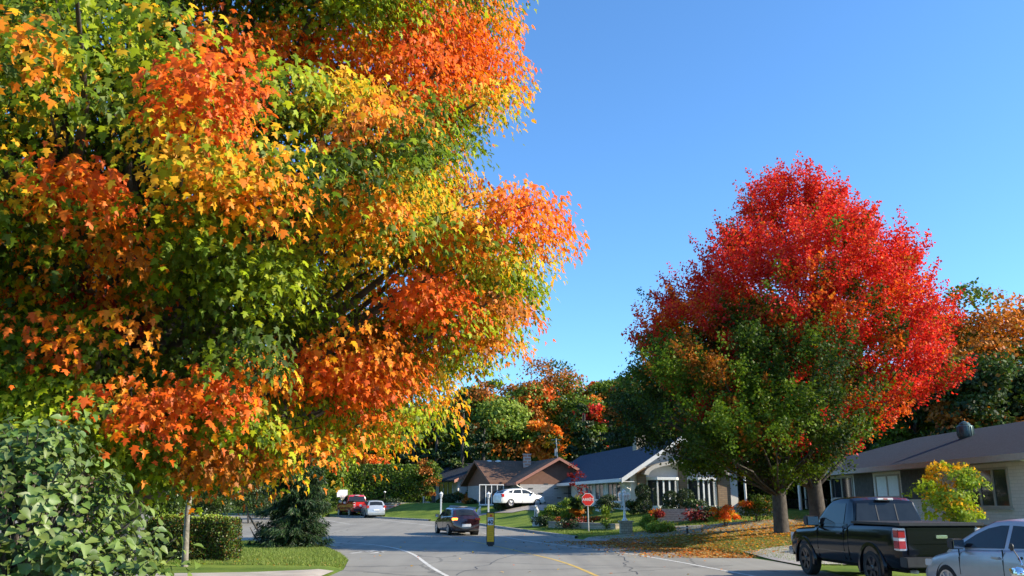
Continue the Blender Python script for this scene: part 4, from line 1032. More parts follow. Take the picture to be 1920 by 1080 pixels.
def vehicle(name, label, cat, loc, heading, s):
    """s: L,W, top[(x,z)], bot, gh (roofline [(x,z)]), belt z fn, tumble k, wheels [xf,xr], wr, paint ..."""
    t = thing(name, loc, heading, label, cat)
    L, W = s['L'], s['W']; hl = L / 2
    tx, tz = zip(*s['top']); gx_, gz_ = zip(*s['gh'])
    pw = s.get('plan', 6); nose = s.get('nose', .12)
    def wplan(x): return W / 2 * (1 - nose * abs(x / hl) ** pw)
    zb0 = s.get('bot', .22)
    def ztop(x): return float(np.interp(x, tx, tz))
    X = np.unique(np.round(np.concatenate([[-hl, -hl + .02, -hl + .06, -hl + .12], np.linspace(-hl + .2, hl - .2, 44), [hl - .12, hl - .06, hl - .02, hl], tx]), 3)); X = X[(X >= -hl) & (X <= hl)]
    V = []; ring = None
    for i, x in enumerate(X):
        w_ = wplan(x); zt = ztop(x); e = max(0, 1 - (hl - abs(x)) / .14)
        zb = zb0 + .05 * e; w_ *= (1 - .03 * e); zt -= .03 * e
        zm = zb + (zt - zb) * .5
        h = [(0, zb), (.80 * w_, zb), (.94 * w_, zb + .04), (.985 * w_, zb + .16), (w_, zm - .05), (w_ * 1.0, zm + .10), (.985 * w_, zt - .12), (.955 * w_, zt - .045), (.90 * w_, zt - .01), (.70 * w_, zt + .012), (0, zt + .03)]
        r = [(x, y, z) for y, z in h] + [(x, -y, z) for y, z in reversed(h[1:-1])]
        ring = len(r); V += r
    n = len(X); F = []
    for i in range(n - 1):
        for j in range(ring):
            j2 = (j + 1) % ring; F.append((i * ring + j, i * ring + j2, (i + 1) * ring + j2, (i + 1) * ring + j))
    F.append(tuple(range(ring))); F.append(tuple((n - 1) * ring + j for j in reversed(range(ring))))
    body = np_obj('body', V, F, M[s['paint']], t)
    cut = []; wr = s['wr']; arch = wr + s.get('archgap', .07)
    for xw in s['wheels']:
        for sd_ in (1, -1):
            c = MB(); mm = Matrix.Translation((xw, sd_ * (W / 2 + .1), s['wz'] if 'wz' in s else wr)) @ Matrix.Rotation(R(90) * sd_, 4, 'X')
            c.lathe([(arch, -.05), (arch, .48)], 28, m=mm)
            cut.append(c.build('cutter', M['under']))
    boolean_cut(body, cut)
    for xw in s['wheels']:
        for sd_ in (1, -1):
            wl = MB()
            mm = Matrix.Translation((xw, sd_ * (W / 2 - .03), wr)) @ Matrix.Rotation(R(90) * sd_, 4, 'X'); k = 24
            for i in range(k):
                a0, a1 = math.pi * i / k, math.pi * (i + 1) / k; rr_ = arch - .006
                q = [mm @ Vector((rr_ * math.cos(a), rr_ * math.sin(a) , z)) for a in (a0, a1) for z in (.0, .34)]
                q = [Vector((v.x, v.y, v.z if True else 0)) for v in q]
                wl.add([q[0], q[2], q[3], q[1]], [(0, 1, 2, 3)])
            wl.build('wheel_well', M['under'], t)
    # underbody
    ub = MB(); ub.box(-hl + .25, hl - .25, -W / 2 + .30, W / 2 - .30, zb0 - .06, zb0 + .3); ub.build('underbody', M['under'], t)
    # greenhouse
    kt = s.get('tumble', .32); wb = s.get('wb', .90) * W / 2; zbelt = s['belt']
    def gy(z): return wb - kt * max(0, z - zbelt) 
    def zroof(x): return float(np.interp(x, gx_, gz_))
    GX = np.unique(np.round(np.concatenate([np.linspace(gx_[0], gx_[-1], 36), gx_]), 3)); V = []
    for x in GX:
        zr = zroof(x); bz = min(ztop(x) - .06, zr - .01); c = min(.07, (zr - bz) * .3); y0, y1 = gy(bz), gy(zr)
        gf = 1 - .05 * abs((x - (gx_[0] + gx_[-1]) / 2) / ((gx_[-1] - gx_[0]) / 2)) ** 4
        h = [(0, bz), (y0 * gf, bz), (gy(zr - c) * gf, zr - c), ((gy(zr - c * .3) - .018) * gf, zr - c * .35), ((y1 - .06) * gf, zr - .004), (.5 * y1, zr + .022), (0, zr + .03)]
        V += [(x, y, z) for y, z in h] + [(x, -y, z) for y, z in reversed(h[1:-1])]
    ring = 12; n = len(GX); F = []
    for i in range(n - 1):
        for j in range(ring):
            j2 = (j + 1) % ring; F.append((i * ring + j, i * ring + j2, (i + 1) * ring + j2, (i + 1) * ring + j))
    F.append(tuple(range(ring))); F.append(tuple((n - 1) * ring + j for j in reversed(range(ring))))
    np_obj('cabin', V, F, M[s['paint']], t)
    def gfx(x): return 1 - .05 * abs((x - (gx_[0] + gx_[-1]) / 2) / ((gx_[-1] - gx_[0]) / 2)) ** 4
    for poly in s['side']:
        for sd_ in (1, -1):
            cx = sum(p[0] for p in poly) / len(poly)
            V = []
            for x, z in poly: V.append((x, sd_ * (gy(z) * gfx(x) + .006), z))
            for x, z in poly: V.append((x, sd_ * (gy(z) * gfx(x) - .02), z))
            k = len(poly); F = [tuple(range(k)), tuple(reversed(range(k, 2 * k)))] + [(i, (i + 1) % k, k + (i + 1) % k, k + i) for i in range(k)]
            np_obj('side_window', V, F, M['glass_car'], t)
    for nm, (xa, xb, ma, mb_) in s['screens'].items():
        V = []; k = 10; q = 8
        for i in range(k + 1):
            x = xa + (xb - xa) * i / k; zr = zroof(x); y1 = (gy(zr) - .06) * gfx(x) * (ma + (mb_ - ma) * i / k)
            for j in range(q + 1):
                v = -1 + 2 * j / q; crown = .022 + .008 * (1 - abs(v)) if abs(v) < .5 else .022 * (1 - (abs(v) - .5) / .5) - .004
                V.append((x + (.012 if nm == 'windscreen' else -.012), v * y1, zr + crown + .008))
        F = [(i * (q + 1) + j, i * (q + 1) + j + 1, (i + 1) * (q + 1) + j + 1, (i + 1) * (q + 1) + j) for i in range(k) for j in range(q)]
        np_obj(nm, V, F, M['glass_car'], t)
    # wheels
    for xw in s['wheels']:
        for sd_ in (1, -1):
            ty = wr * .70; wd = s.get('tw', .22)
            mm = Matrix.Translation((xw, sd_ * (W / 2 - wd - .0), wr)) @ Matrix.Rotation(-R(90) * sd_, 4, 'X')
            b = MB(); b.lathe([(ty * .9, 0), (wr - .03, .0), (wr, .035), (wr, wd - .035), (wr - .03, wd), (ty, wd - .005), (ty, wd - .06), (.02, wd - .10)], 30, m=mm)
            tyre = b.build('wheel', M['rubber'], t, smooth=40)
            b = MB(); ns = s.get('spokes', 5)
            b.lathe([(ty * .99, wd - .05), (ty * .99, wd + .001), (ty * .88, wd - .004), (ty * .86, wd - .05)], 30, m=mm)
            for i in range(ns):
                rot = mm @ Matrix.Rotation(2 * math.pi * i / ns, 4, 'Z'); sw = s.get('sw', .035)
                vs = [rot @ Vector(p) for p in ((.0, -sw * .8, wd - .055), (ty * .9, -sw * 1.25, wd - .05), (ty * .9, sw * 1.25, wd - .05), (.0, sw * .8, wd - .055), (.0, -sw * .7, wd - .02), (ty * .9, -sw, wd - .008), (ty * .9, sw, wd - .008), (.0, sw * .7, wd - .02))]
                b.add(vs, [(3, 2, 1, 0), (4, 5, 6, 7), (0, 1, 5, 4), (1, 2, 6, 5), (2, 3, 7, 6), (3, 0, 4, 7)])
            b.lathe([(.07, wd - .06), (.07, wd - .012), (.045, wd - .002), (.01, wd)], 14, m=mm)
            b.build('rim', M[s.get('rim', 'alloy')], tyre, smooth=35)
    # door seams, handles, mirrors
    for x, z0, z1 in s.get('seams', ()):
        for sd_ in (1, -1):
            k = 8; sm_ = MB()
            for i in range(k):
                za, zc_ = z0 + (z1 - z0) * i / k, z0 + (z1 - z0) * (i + 1) / k
                sm_.box(x - .006, x + .006, *sorted((sd_ * (wplan(x) * .97), sd_ * (wplan(x) * (1.003 if z0 + .15 < (za+zc_)/2 < z1 - .14 else .99)))), za, zc_)
            sm_.build('door_seam', M['under'], t)
    for x, z in s.get('handles', ()):
        for sd_ in (1, -1):
            y = wplan(x); b = MB(); b.box(x - .10, x + .10, *sorted((sd_ * (y - .02), sd_ * (y + .028))), z - .018, z + .018); b.build('door_handle', M[s.get('handle_mat', s['paint'])], t, bevel=.01, smooth=50)
    mx, mz = s['mirror']; ms = s.get('mirror_size', 1.0)
    for sd_ in (1, -1):
        y = gy(mz) + .02; b = MB()
        m_ = Matrix.Translation((mx, sd_ * (y + .13 * ms), mz + .02)); b.box(-.09 * ms, .07 * ms, -.11 * ms, .11 * ms, -.075 * ms, .09 * ms, m_)
        b.box(mx - .03, mx + .03, *sorted((sd_ * (y - .05), sd_ * (y + .15))), mz - .04, mz + .01)
        mo = b.build('mirror', M[s.get('mirror_mat', 'black')], t, bevel=.03, smooth=50)
        b = MB(); b.box(-.096 * ms, -.091 * ms, -.095 * ms, .095 * ms, -.06 * ms, .075 * ms, m_); b.build('mirror_glass', M['chrome'], mo)
    # lamps: boxes hugging the corners: (name, x0,x1,y0,y1,z0,z1,mat)
    for nm, x0, x1, y0, y1, z0, z1, mt in s.get('bits', ()):
        for sd_ in ((1, -1) if y0 > 0 else (1,)):
            b = MB(); b.box(x0, x1, *sorted((sd_ * y0, sd_ * y1)), z0, z1); b.build(nm, M[mt], t, bevel=.012, smooth=50)
    return t
# the black pickup
tr = dict(L=5.55, W=2.0, bot=.42, paint='car_black', plan=8, nose=.07, belt=1.24, tumble=.24, wb=.93, wheels=(1.78, -1.62), wr=.40, archgap=.09, tw=.27, rim='alloy_dark', spokes=6, sw=.05,
  top=[(-2.775, 1.30), (-2.70, 1.36), (-.62, 1.34), (-.5, 1.28), (1.0, 1.26), (1.2, 1.22), (2.3, 1.16), (2.6, 1.05), (2.775, .85)],
  gh=[(-.72, 1.30), (-.66, 1.62), (-.58, 1.86), (-.42, 1.92), (.1, 1.935), (.42, 1.90), (.75, 1.72), (1.35, 1.25)],
  side=[[(-.30, 1.33), (.92, 1.30), (.98, 1.40), (.52, 1.74), (.42, 1.79), (-.30, 1.80)], ],
  screens=dict(windscreen=(.46, 1.28, .95, 1.0)), seams=((.98, .5, 1.25), (-.40, .5, 1.27), (-.62, .5, 1.33)), handles=((-.22, 1.10),), mirror=(1.02, 1.34), mirror_size=1.45, handle_mat='black',
  bits=[('tail_lamp', -2.80, -2.60, .80, .975, .86, 1.04, 'tail_red'), ('tail_lamp', -2.80, -2.60, .80, .975, 1.085, 1.26, 'tail_red'), ('tail_lamp_trim', -2.79, -2.58, .785, .965, .83, 1.29, 'tail_clear'),
        ('rear_bumper', -2.98, -2.70, -.93, .93, .50, .70, 'black'), ('tailgate', -2.806, -2.76, -.775, .775, .74, 1.30, 'car_black'), ('tailgate_cap', -2.86, -2.66, -.96, .96, 1.335, 1.405, 'black'),
        ('tailgate_crease', -2.815, -2.80, -.77, .77, .96, .975, 'car_black'), ('tailgate_handle', -2.83, -2.80, -.13, .13, 1.08, 1.15, 'chrome'), ('bed_cover', -2.68, -.74, -.86, .86, 1.36, 1.40, 'black'),
        ('bed_rail', -2.68, -.74, .87, .95, 1.345, 1.40, 'black'), ('high_brake_lamp', -.70, -.58, -.20, .20, 1.875, 1.925, 'tail_clear'),
        ('headlamp', 2.50, 2.74, .66, .93, .80, 1.04, 'lamp_clear'), ('grille', 2.70, 2.80, -.62, .62, .68, 1.05, 'black'), ('front_bumper', 2.66, 2.90, -.94, .94, .45, .66, 'chrome'), ('tow_hitch', -2.96, -2.80, -.06, .06, .40, .48, 'black'),
        ('exhaust', -2.75, -2.5, .55, .63, .36, .43, 'galv')])
tl = Vector((8.85, 21.7)); th = R(90 + 6)
truck = vehicle('pickup_truck', 'black pickup truck with red tail lamps parked behind the silver saloon', 'pickup truck', (tl.x, tl.y, gz(tl.x, tl.y) - .0), th, tr)
# rear window of the cab (near vertical) with frame and slider, and its arch flares
b = MB(); V = [(-.735 + .0, y, z) for y, z in ((-.78, 1.42), (.78, 1.42), (.70, 1.78), (-.70, 1.78))]
V2 = [(-.742, .80, 1.40), (-.742, -.80, 1.40), (-.632, -.70, 1.80), (-.632, .70, 1.80)]
b.add(V2 + [(x + .03, y, z) for x, y, z in V2], [(0, 1, 2, 3), (4, 7, 6, 5), (0, 4, 5, 1), (1, 5, 6, 2), (2, 6, 7, 3), (3, 7, 4, 0)]); rw = b.build('rear_window', M['glass_car'], truck)
b = MB()
for s_ in (-.24, .24): b.add([(-.750, s_ - .012, 1.41), (-.750, s_ + .012, 1.41), (-.640, s_ + .012, 1.79), (-.640, s_ - .012, 1.79)], [(0, 1, 2, 3)])
b.build('slider_frame', M['black'], rw)
b = MB(); b.box(-.726, -.70, -.05, .05, 1.885, 1.915); hb = b.build('brake_lens', M['tail_red'], truck)
hb.location = (.02, 0, 0)
def flares(t, xs, W, wr, arch, mat, d=.045):
    for xw in xs:
        for sd_ in (1, -1):
            b = MB(); k = 18; vs = []
            for i in range(k + 1):
                a = R(-12) + (math.pi + R(24)) * i / k
                for rr_, yy in ((arch - .01, W / 2 - .06), (arch - .01, W / 2 + d * .5), (arch + .07, W / 2 + d * .35), (arch + .09, W / 2 - .05)):
                    vs.append((xw + rr_ * math.cos(a), sd_ * yy, wr + rr_ * math.sin(a)))
            fs = [(i * 4 + j, i * 4 + (j + 1) % 4, (i + 1) * 4 + (j + 1) % 4, (i + 1) * 4 + j) for i in range(k) for j in range(4)]
            b.add(vs, fs + [(0, 1, 2, 3), tuple(k * 4 + j for j in (3, 2, 1, 0))]); b.build('wheel_arch_flare', mat, t, smooth=50)
flares(truck, tr['wheels'], 2.0, .40, .49, M['car_black'])
# the silver saloon in front
sl = dict(L=4.55, W=1.78, bot=.20, paint='car_silver', plan=4, nose=.16, belt=.93, tumble=.42, wb=.92, wheels=(1.42, -1.28), wr=.325, archgap=.045, tw=.21, rim='alloy', spokes=7, sw=.022,
  top=[(-2.275, .72), (-2.2, .98), (-1.9, 1.06), (-1.2, 1.03), (0, .98), (.9, .94), (1.3, .90), (1.9, .78), (2.15, .68), (2.275, .52)],
  gh=[(-1.95, 1.02), (-1.5, 1.22), (-1.0, 1.38), (-.5, 1.455), (0, 1.47), (.35, 1.44), (.75, 1.30), (1.15, 1.10), (1.48, .90)],
  side=[[(-.06, 1.00), (1.02, .965), (.98, 1.06), (.72, 1.20), (.42, 1.315), (.12, 1.37), (-.06, 1.375)], [(-.16, 1.005), (-.16, 1.375), (-.50, 1.365), (-.82, 1.31), (-1.02, 1.25), (-1.06, 1.04)], [(-1.12, 1.045), (-1.10, 1.22), (-1.32, 1.13), (-1.44, 1.06)]],
  screens=dict(windscreen=(.38, 1.38, .96, .98), rear_window=(-1.85, -.95, .9, .95)), seams=((1.02, .35, .95), (-.11, .30, .98), (-1.16, .45, 1.02)), handles=((.05, .84), (-1.0, .87)), mirror=(.98, 1.00), mirror_mat='black', mirror_size=1.1,
  bits=[('headlamp', 1.92, 2.16, .50, .80, .58, .70, 'lamp_clear'), ('tail_lamp', -2.26, -2.05, .50, .80, .74, .90, 'tail_red'), ('number_plate', 2.24, 2.29, -.26, .26, .38, .48, 'white')])
sp = at(1925, 940, 16.9); spx = 8.6 + 2.25
vehicle('parked_car', 'silver four door saloon parked in front of the black truck', 'car', (9.12, 15.3, gz(9.12, 15.3) + .04), R(99), sl)
# the dark hatchback driving off
hk = dict(L=4.2, W=1.75, bot=.22, paint='car_maroon', plan=5, nose=.12, belt=.93, tumble=.38, wb=.92, wheels=(1.28, -1.32), wr=.32, archgap=.05, tw=.20, rim='alloy', spokes=5, sw=.04,
  top=[(-2.1, .88), (-2.0, 1.02), (-1.6, 1.03), (0, .98), (.8, .94), (1.1, .91), (1.7, .80), (2.0, .66), (2.1, .5)],
  gh=[(-2.02, .98), (-1.86, 1.16), (-1.6, 1.34), (-1.3, 1.42), (-.6, 1.46), (0, 1.465), (.3, 1.43), (.75, 1.24), (1.3, .90)],
  side=[[(-.15, 1.01), (.95, .975), (.66, 1.21), (.32, 1.345), (-.15, 1.375)], [(-.25, 1.015), (-.25, 1.375), (-.95, 1.35), (-1.12, 1.22), (-1.02, 1.05)], [(-1.2, 1.07), (-1.2, 1.26), (-1.52, 1.16)]],
  screens=dict(windscreen=(.34, 1.22, .96, .98), rear_window=(-1.97, -1.52, .82, .86)), seams=((.95, .35, .95), (-.2, .30, .98), (-1.1, .5, 1.0)), handles=((-.02, .86), (-.95, .88)), mirror=(.86, 1.0), mirror_mat='car_maroon',
  bits=[('number_plate', -2.125, -2.09, -.26, .26, .44, .60, 'white'), ('rear_bumper', -2.13, -2.0, -.66, .66, .26, .36, 'black'), ('headlamp', 1.82, 2.03, .48, .74, .58, .7, 'lamp_clear')])
hp = hit(866, 1005); hdg = R(90 + 19)
hc = Vector((hp.x, hp.y, 0)) + Vector((math.cos(hdg), math.sin(hdg), 0)) * 1.3 + Vector((0.03, 0, 0))
hatch = vehicle('moving_car', 'dark maroon hatchback driving away beside the orange speed marker', 'car', (hc.x, hc.y, float(road_z(hc.y))), hdg, hk)
for y0, y1, mt in ((.50, .80, 'orange_glow'), (-.80, -.50, 'tail_red')):
    b = MB(); b.box(-2.115, -1.95, y0, y1, .80, .93); b.build('tail_lamp', M[mt], hatch, bevel=.02, smooth=50)
b = MB(); b.lathe([(.07, 0), (.09, .02), (.09, .10), (.02, .16)], 8, c=(-1.62, -.1, 1.03)); b.build('rear_shelf_toy', M['white'], hatch) if False else None
# the white hatch in the drive
sv = dict(L=4.4, W=1.76, bot=.28, paint='car_white', plan=5, nose=.12, belt=1.04, tumble=.34, wb=.93, wheels=(1.36, -1.30), wr=.345, archgap=.06, tw=.22, rim='alloy', spokes=5, sw=.05,
  top=[(-2.2, .95), (-2.12, 1.12), (-1.6, 1.12), (0, 1.08), (.8, 1.05), (1.2, 1.02), (1.9, .92), (2.1, .76), (2.2, .58)],
  gh=[(-2.05, 1.06), (-1.85, 1.28), (-1.45, 1.44), (-.9, 1.52), (0, 1.545), (.35, 1.51), (.8, 1.32), (1.3, 1.0)],
  side=[[(-.1, 1.11), (.92, 1.08), (.62, 1.30), (.32, 1.42), (-.1, 1.455)], [(-.2, 1.115), (-.2, 1.455), (-.85, 1.435), (-1.05, 1.14)], [(-1.14, 1.15), (-1.0, 1.41), (-1.35, 1.35), (-1.55, 1.2)]],
  screens=dict(windscreen=(.40, 1.24, .96, .98), rear_window=(-2.0, -1.5, .85, .9)), seams=((.95, .4, 1.05), (-.15, .35, 1.08), (-1.1, .55, 1.1)), handles=((0, .98), (-.95, 1.0)), mirror=(.84, 1.1), mirror_mat='car_white',
  bits=[('tail_lamp', -2.17, -1.92, .60, .83, .82, 1.08, 'tail_red'), ('number_plate', -2.22, -2.18, -.26, .26, .55, .66, 'white'), ('headlamp', 1.92, 2.15, .50, .78, .72, .86, 'lamp_clear')])
wp_ = at(973, 957, 71.0); wv_ = vehicle('parked_car', 'white hatchback parked on the drive before the brick house', 'car', (wp_.x, 71.0, gz(wp_.x, 71.0) + .03), R(30), sv)
wv_.scale = (.92, .92, .90)
# red pickup and light silver wagon far down the road
rt = dict(tr); rt = {k: v for k, v in tr.items()}; rt['paint'] = 'car_red'; rt['rim'] = 'alloy'
rt['bits'] = [(q[0], *q[1:-1], 'car_red' if q[0] in ('tailgate',) else q[-1]) for q in tr['bits']]
rp = at(664, 972, 82); redt = vehicle('pickup_truck', 'bright red pickup truck parked beyond the junction under the basketball hoop', 'pickup truck', (rp.x, 82, float(road_z(82)) - .0), R(90 + 27), rt)
b = MB(); b.add([(-.742, .80, 1.40), (-.742, -.80, 1.40), (-.632, -.70, 1.80), (-.632, .70, 1.80)], [(0, 1, 2, 3)]); b.build('rear_window', M['glass_car'], redt)
wg = dict(sl); wg = {k: v for k, v in sl.items()}; wg['paint'] = 'car_grey'; wg['L'] = 4.6
wg['top'] = [(-2.3, .80), (-2.2, 1.0), (-1.9, 1.04), (-1.2, 1.02), (0, .98), (.9, .94), (1.3, .90), (1.9, .78), (2.15, .68), (2.3, .52)]
wg['gh'] = [(-2.2, .98), (-2.05, 1.2), (-1.85, 1.40), (-1.4, 1.45), (-.5, 1.47), (0, 1.47), (.35, 1.44), (.75, 1.28), (1.4, .90)]
wg['side'] = [[(-.06, 1.00), (1.02, .965), (.72, 1.20), (.32, 1.345), (-.06, 1.375)], [(-.16, 1.005), (-.16, 1.375), (-1.0, 1.36), (-1.04, 1.03)], [(-1.14, 1.03), (-1.1, 1.355), (-1.75, 1.33), (-1.9, 1.06)]]
wg['screens'] = dict(windscreen=(.38, 1.32, .96, .98), rear_window=(-2.16, -1.92, .86, .9)); wg['mirror_mat'] = 'car_grey'
wg['bits'] = [('tail_lamp', -2.27, -2.1, .62, .84, .80, 1.04, 'tail_red'), ('number_plate', -2.33, -2.28, -.25, .25, .60, .72, 'white'), ('rear_bumper', -2.35, -2.2, -.74, .74, .34, .46, 'car_grey')]
sp = at(698, 973, 78.5); vehicle('parked_car', 'light silver estate car parked just behind the red pickup', 'car', (sp.x, 78.5, float(road_z(78.5))), R(90 + 17), wg)

# motorcycle entering the frame at the lower right
def motorcycle():
    t = thing('motorcycle', (7.5, 12.3, 0), R(180), 'black motorcycle with chrome forks standing before the silver saloon', 'motorcycle')
    t.location.z = 0.02
    for x in (.72, -.72):
        mm = Matrix.Translation((x, -.06, .31)) @ Matrix.Rotation(R(-90), 4, 'X')
        b = MB(); b.lathe([(.22, .01), (.29, .0), (.315, .03), (.315, .09), (.29, .12), (.22, .11)], 28, m=mm); wv = b.build('wheel', M['rubber'], t, smooth=40)
        b = MB(); b.lathe([(.235, .02), (.235, .10), (.21, .10), (.21, .02)], 28, m=mm); b.lathe([(.05, .0), (.05, .12)], 12, m=mm)
        for i in range(10):
            a = 2 * math.pi * i / 10; b.tube([mm @ Vector((.04 * math.cos(a), .04 * math.sin(a), .06)), mm @ Vector((.22 * math.cos(a), .22 * math.sin(a), .06))], .008, 5)
        b.build('rim', M['alloy_dark'], wv, smooth=40)
    b = MB()
    for y in (-.10, .10): b.tube([(.72, y, .31), (.46, y, .92)], [.026, .022], 10)
    b.build('fork', M['chrome'], t, smooth=60)
    b = MB(); b.tube([(.45, 0, .86), (.1, 0, .80), (-.35, 0, .74), (-.6, 0, .62)], .035, 8); b.tube([(.42, 0, .8), (.25, 0, .35), (-.3, 0, .3), (-.72, 0, .31)], .03, 8); b.build('frame', M['black'], t, smooth=60)
    b = MB(); b.lathe([(.02, -.02), (.085, 0), (.10, .06), (.08, .16), (.02, .2)], 16, m=Matrix.Translation((.62, 0, .86)) @ Matrix.Rotation(R(-90), 4, 'Y')); hl_ = b.build('headlamp', M['chrome'], t, smooth=50)
    b = MB(); b.lathe([(.09, 0), (.07, .02), (.01, .03)], 16, m=Matrix.Translation((.60, 0, .86)) @ Matrix.Rotation(R(90), 4, 'Y')); b.build('lens', M['lamp_clear'], hl_, smooth=50)
    b = MB(); b.tube([(.30, .40, 1.04), (.36, .28, 1.06), (.44, .08, .97), (.44, -.08, .97), (.36, -.28, 1.06), (.30, -.40, 1.04)], .014, 8); hb = b.build('handlebar', M['chrome'], t, smooth=60)
    b = MB()
    for y in (.36, -.36): b.tube([(.315, y - .06 * (1 if y > 0 else -1), 1.05), (.28, y + .06 * (1 if y > 0 else -1), 1.035)], .022, 8)
    b.build('grip', M['rubber'], hb)
    for sd_ in (1, -1):
        b = MB(); b.tube([(.38, .26 * sd_, 1.06), (.40, .34 * sd_, 1.18)], .007, 6); b.lathe([(.01, -.01), (.05, .0), (.055, .012), (.01, .02)], 14, m=Matrix.Translation((.40, .35 * sd_, 1.20)) @ Matrix.Rotation(R(90), 4, 'Y')); b.build('mirror', M['black'], t, smooth=50)
        b = MB(); b.lathe([(.008, -.03), (.028, .0), (.022, .035), (.005, .045)], 10, m=Matrix.Translation((.52, .20 * sd_, .90)) @ Matrix.Rotation(R(90), 4, 'Y')); b.build('indicator', M['orange_glow'] if False else M['sign_orange'], t, smooth=50)
    b = MB(); b.lathe([(.02, -.28), (.10, -.24), (.15, -.05), (.16, .1), (.12, .24), (.03, .28)], 18, m=Matrix.Translation((.12, 0, .86)) @ Matrix.Rotation(R(90), 4, 'Y') @ Matrix.Scale(.75, 4, (0, 1, 0))); b.build('fuel_tank', M['car_black'], t, smooth=60)
    b = MB(); b.box(-.62, -.12, -.13, .13, .74, .82); b.build('seat', M['rubber'], t, bevel=.03, smooth=50)
    b = MB(); b.box(-.22, .22, -.16, .16, .26, .56); b.lathe([(.13, -.22), (.14, -.2), (.14, .2), (.13, .22)], 16, m=Matrix.Translation((0, 0, .36)) @ Matrix.Rotation(R(90), 4, 'X')); b.build('engine', M['alloy_dark'], t, bevel=.02, smooth=50)
    b = MB(); b.tube([(.2, .18, .5), (.26, .2, .25), (-.2, .2, .2), (-.85, .2, .3)], [.02, .022, .03, .045], 10); b.build('exhaust', M['chrome'], t, smooth=60)
    for x, z0 in ((.72, .36), (-.72, .36)):
        b = MB(); k = 10
        for i in range(k):
            a0, a1 = R(25) + R(120) * i / k, R(25) + R(120) * (i + 1) / k
            P = lambda r_, a, y: (x + r_ * math.cos(a), y, .31 + r_ * math.sin(a))
            b.add([P(.35, a0, -.07), P(.35, a1, -.07), P(.35, a1, .07), P(.35, a0, .07), P(.36, a0, -.07), P(.36, a1, -.07), P(.36, a1, .07), P(.36, a0, .07)], [(3, 2, 1, 0), (4, 5, 6, 7), (0, 1, 5, 4), (2, 3, 7, 6), (1, 2, 6, 5), (3, 0, 4, 7)])
        b.build('mudguard', M['car_black'], t)
motorcycle()

# ================================================================== FOREGROUND LILAC
def lilac():
    base = (-2.98, 5.35); bz = gz(*base)
    t = thing('lilac_bush', (base[0], base[1], bz), 0, 'big grey green lilac bush with heart shaped leaves and brown seed heads', 'bush')
    P = []; T = []; N = []; S = []; C = []; sb = MB()
    prof = [(-.05, 1.2), (.25, 1.22), (.6, 1.20), (1.0, 1.08), (1.4, .90), (1.7, .72), (1.95, .50), (2.15, .28), (2.3, .05)]
    pz, pr = zip(*prof)
    n = 1300; a = rng.uniform(-math.pi, math.pi, n); z = rng.uniform(.02, 2.25, n) ; f = rng.beta(3, 1, n)
    dx = -.0
    for i in range(n):
        r_ = np.interp(z[i], pz, pr) * (1 + .10 * math.sin(3 * a[i] + 2 * z[i]) + .06 * math.sin(7 * a[i])) * f[i]
        if z[i] > 1.6 and rng.random() < .35: continue
        c = np.array([dx + r_ * math.cos(a[i]) * 1.05, r_ * math.sin(a[i]) * .9, z[i]])
        if rng.random() < .12 and f[i] > .6: c += nrm(np.array([[math.cos(a[i]), math.sin(a[i]), .9]]))[0] * rng.uniform(.08, .22)
        ax = nrm(np.array([[math.cos(a[i]) * .7, math.sin(a[i]) * .7, .9 + rng.normal(0, .3)]]))[0]
        m = int(rng.integers(8, 14)); tt = np.linspace(-.6, 1, m) * .17
        phi = np.arange(m) * 1.57 + rng.uniform(0, 6)
        s1 = nrm(np.cross(ax, [0.1, .2, 1])[None])[0]; s2 = np.cross(ax, s1)
        side = s1 * np.cos(phi)[:, None] + s2 * np.sin(phi)[:, None]
        p = c + ax * tt[:, None] + side * .012
        P.append(p); T.append(side * .9 + ax * .25 + np.array([0, 0, -.35]) + rng.normal(0, .22, (m, 3)))
        N.append(ax * .8 + np.array([math.cos(a[i]) * .35, math.sin(a[i]) * .35, .4]) + rng.normal(0, .28, (m, 3)))
        S.append(rng.uniform(.034, .076, m) * (1 if z[i] < 1.9 else .85)); k = rng.random((m, 1))
        g = np.array([.085, .155, .022]) * (1 - k) + np.array([.175, .235, .05]) * k
        C.append(g * (1.0, .72, 1.2, .88)[i % 4])
        if i % 3 == 0: sb.tube([(c[0] * .25, c[1] * .25, max(0, c[2] - .9 * abs(r_) - .2)), (c[0] * .7, c[1] * .7, c[2] - .22 * abs(r_)), tuple(c + ax * .15)], [.011, .007, .003], 5, cap=False)
    V, F, CC = leaves(np.concatenate(P), np.concatenate(T), np.concatenate(N), np.concatenate(S), np.concatenate(C), HEART, .13)
    V[:, 2] = np.maximum(V[:, 2], .02)
    link('foliage', np_mesh('foliage', V, F, M['leaf_lilac'], CC), t)
    for k in range(9):
        a_ = 2 * math.pi * k / 9; L = random.uniform(.3, .75)
        sb.tube([(.1 * math.cos(a_), .1 * math.sin(a_), -.1), (.3 * L * math.cos(a_), .3 * L * math.sin(a_), .8), (L * math.cos(a_), L * math.sin(a_), 1.7)], [.03, .022, .008], 7)
    sb.build('stems', M['bark'], t)
    # dry brown seed heads
    q = 0
    for i in range(12):
        a_ = random.uniform(-2.6, .6); zz = random.uniform(.35, 2.1); r_ = float(np.interp(zz, pz, pr)) * random.uniform(.85, 1.02)
        c = np.array([r_ * math.cos(a_) * 1.05, r_ * math.sin(a_) * .9, zz]); m = 45
        off = rng.normal(0, 1, (m, 3)) * np.array([.022, .022, .04])
        V, F, CC = leaves(c + off, rng.normal(0, 1, (m, 3)) + np.array([0, 0, .8]), rng.normal(0, 1, (m, 3)), np.full(m, .016), np.tile([.14, .075, .035], (m, 1)), KITE)
        link('seed_head', np_mesh('seed_head', V, F, M['leaf_lilac'], CC), t)
lilac()

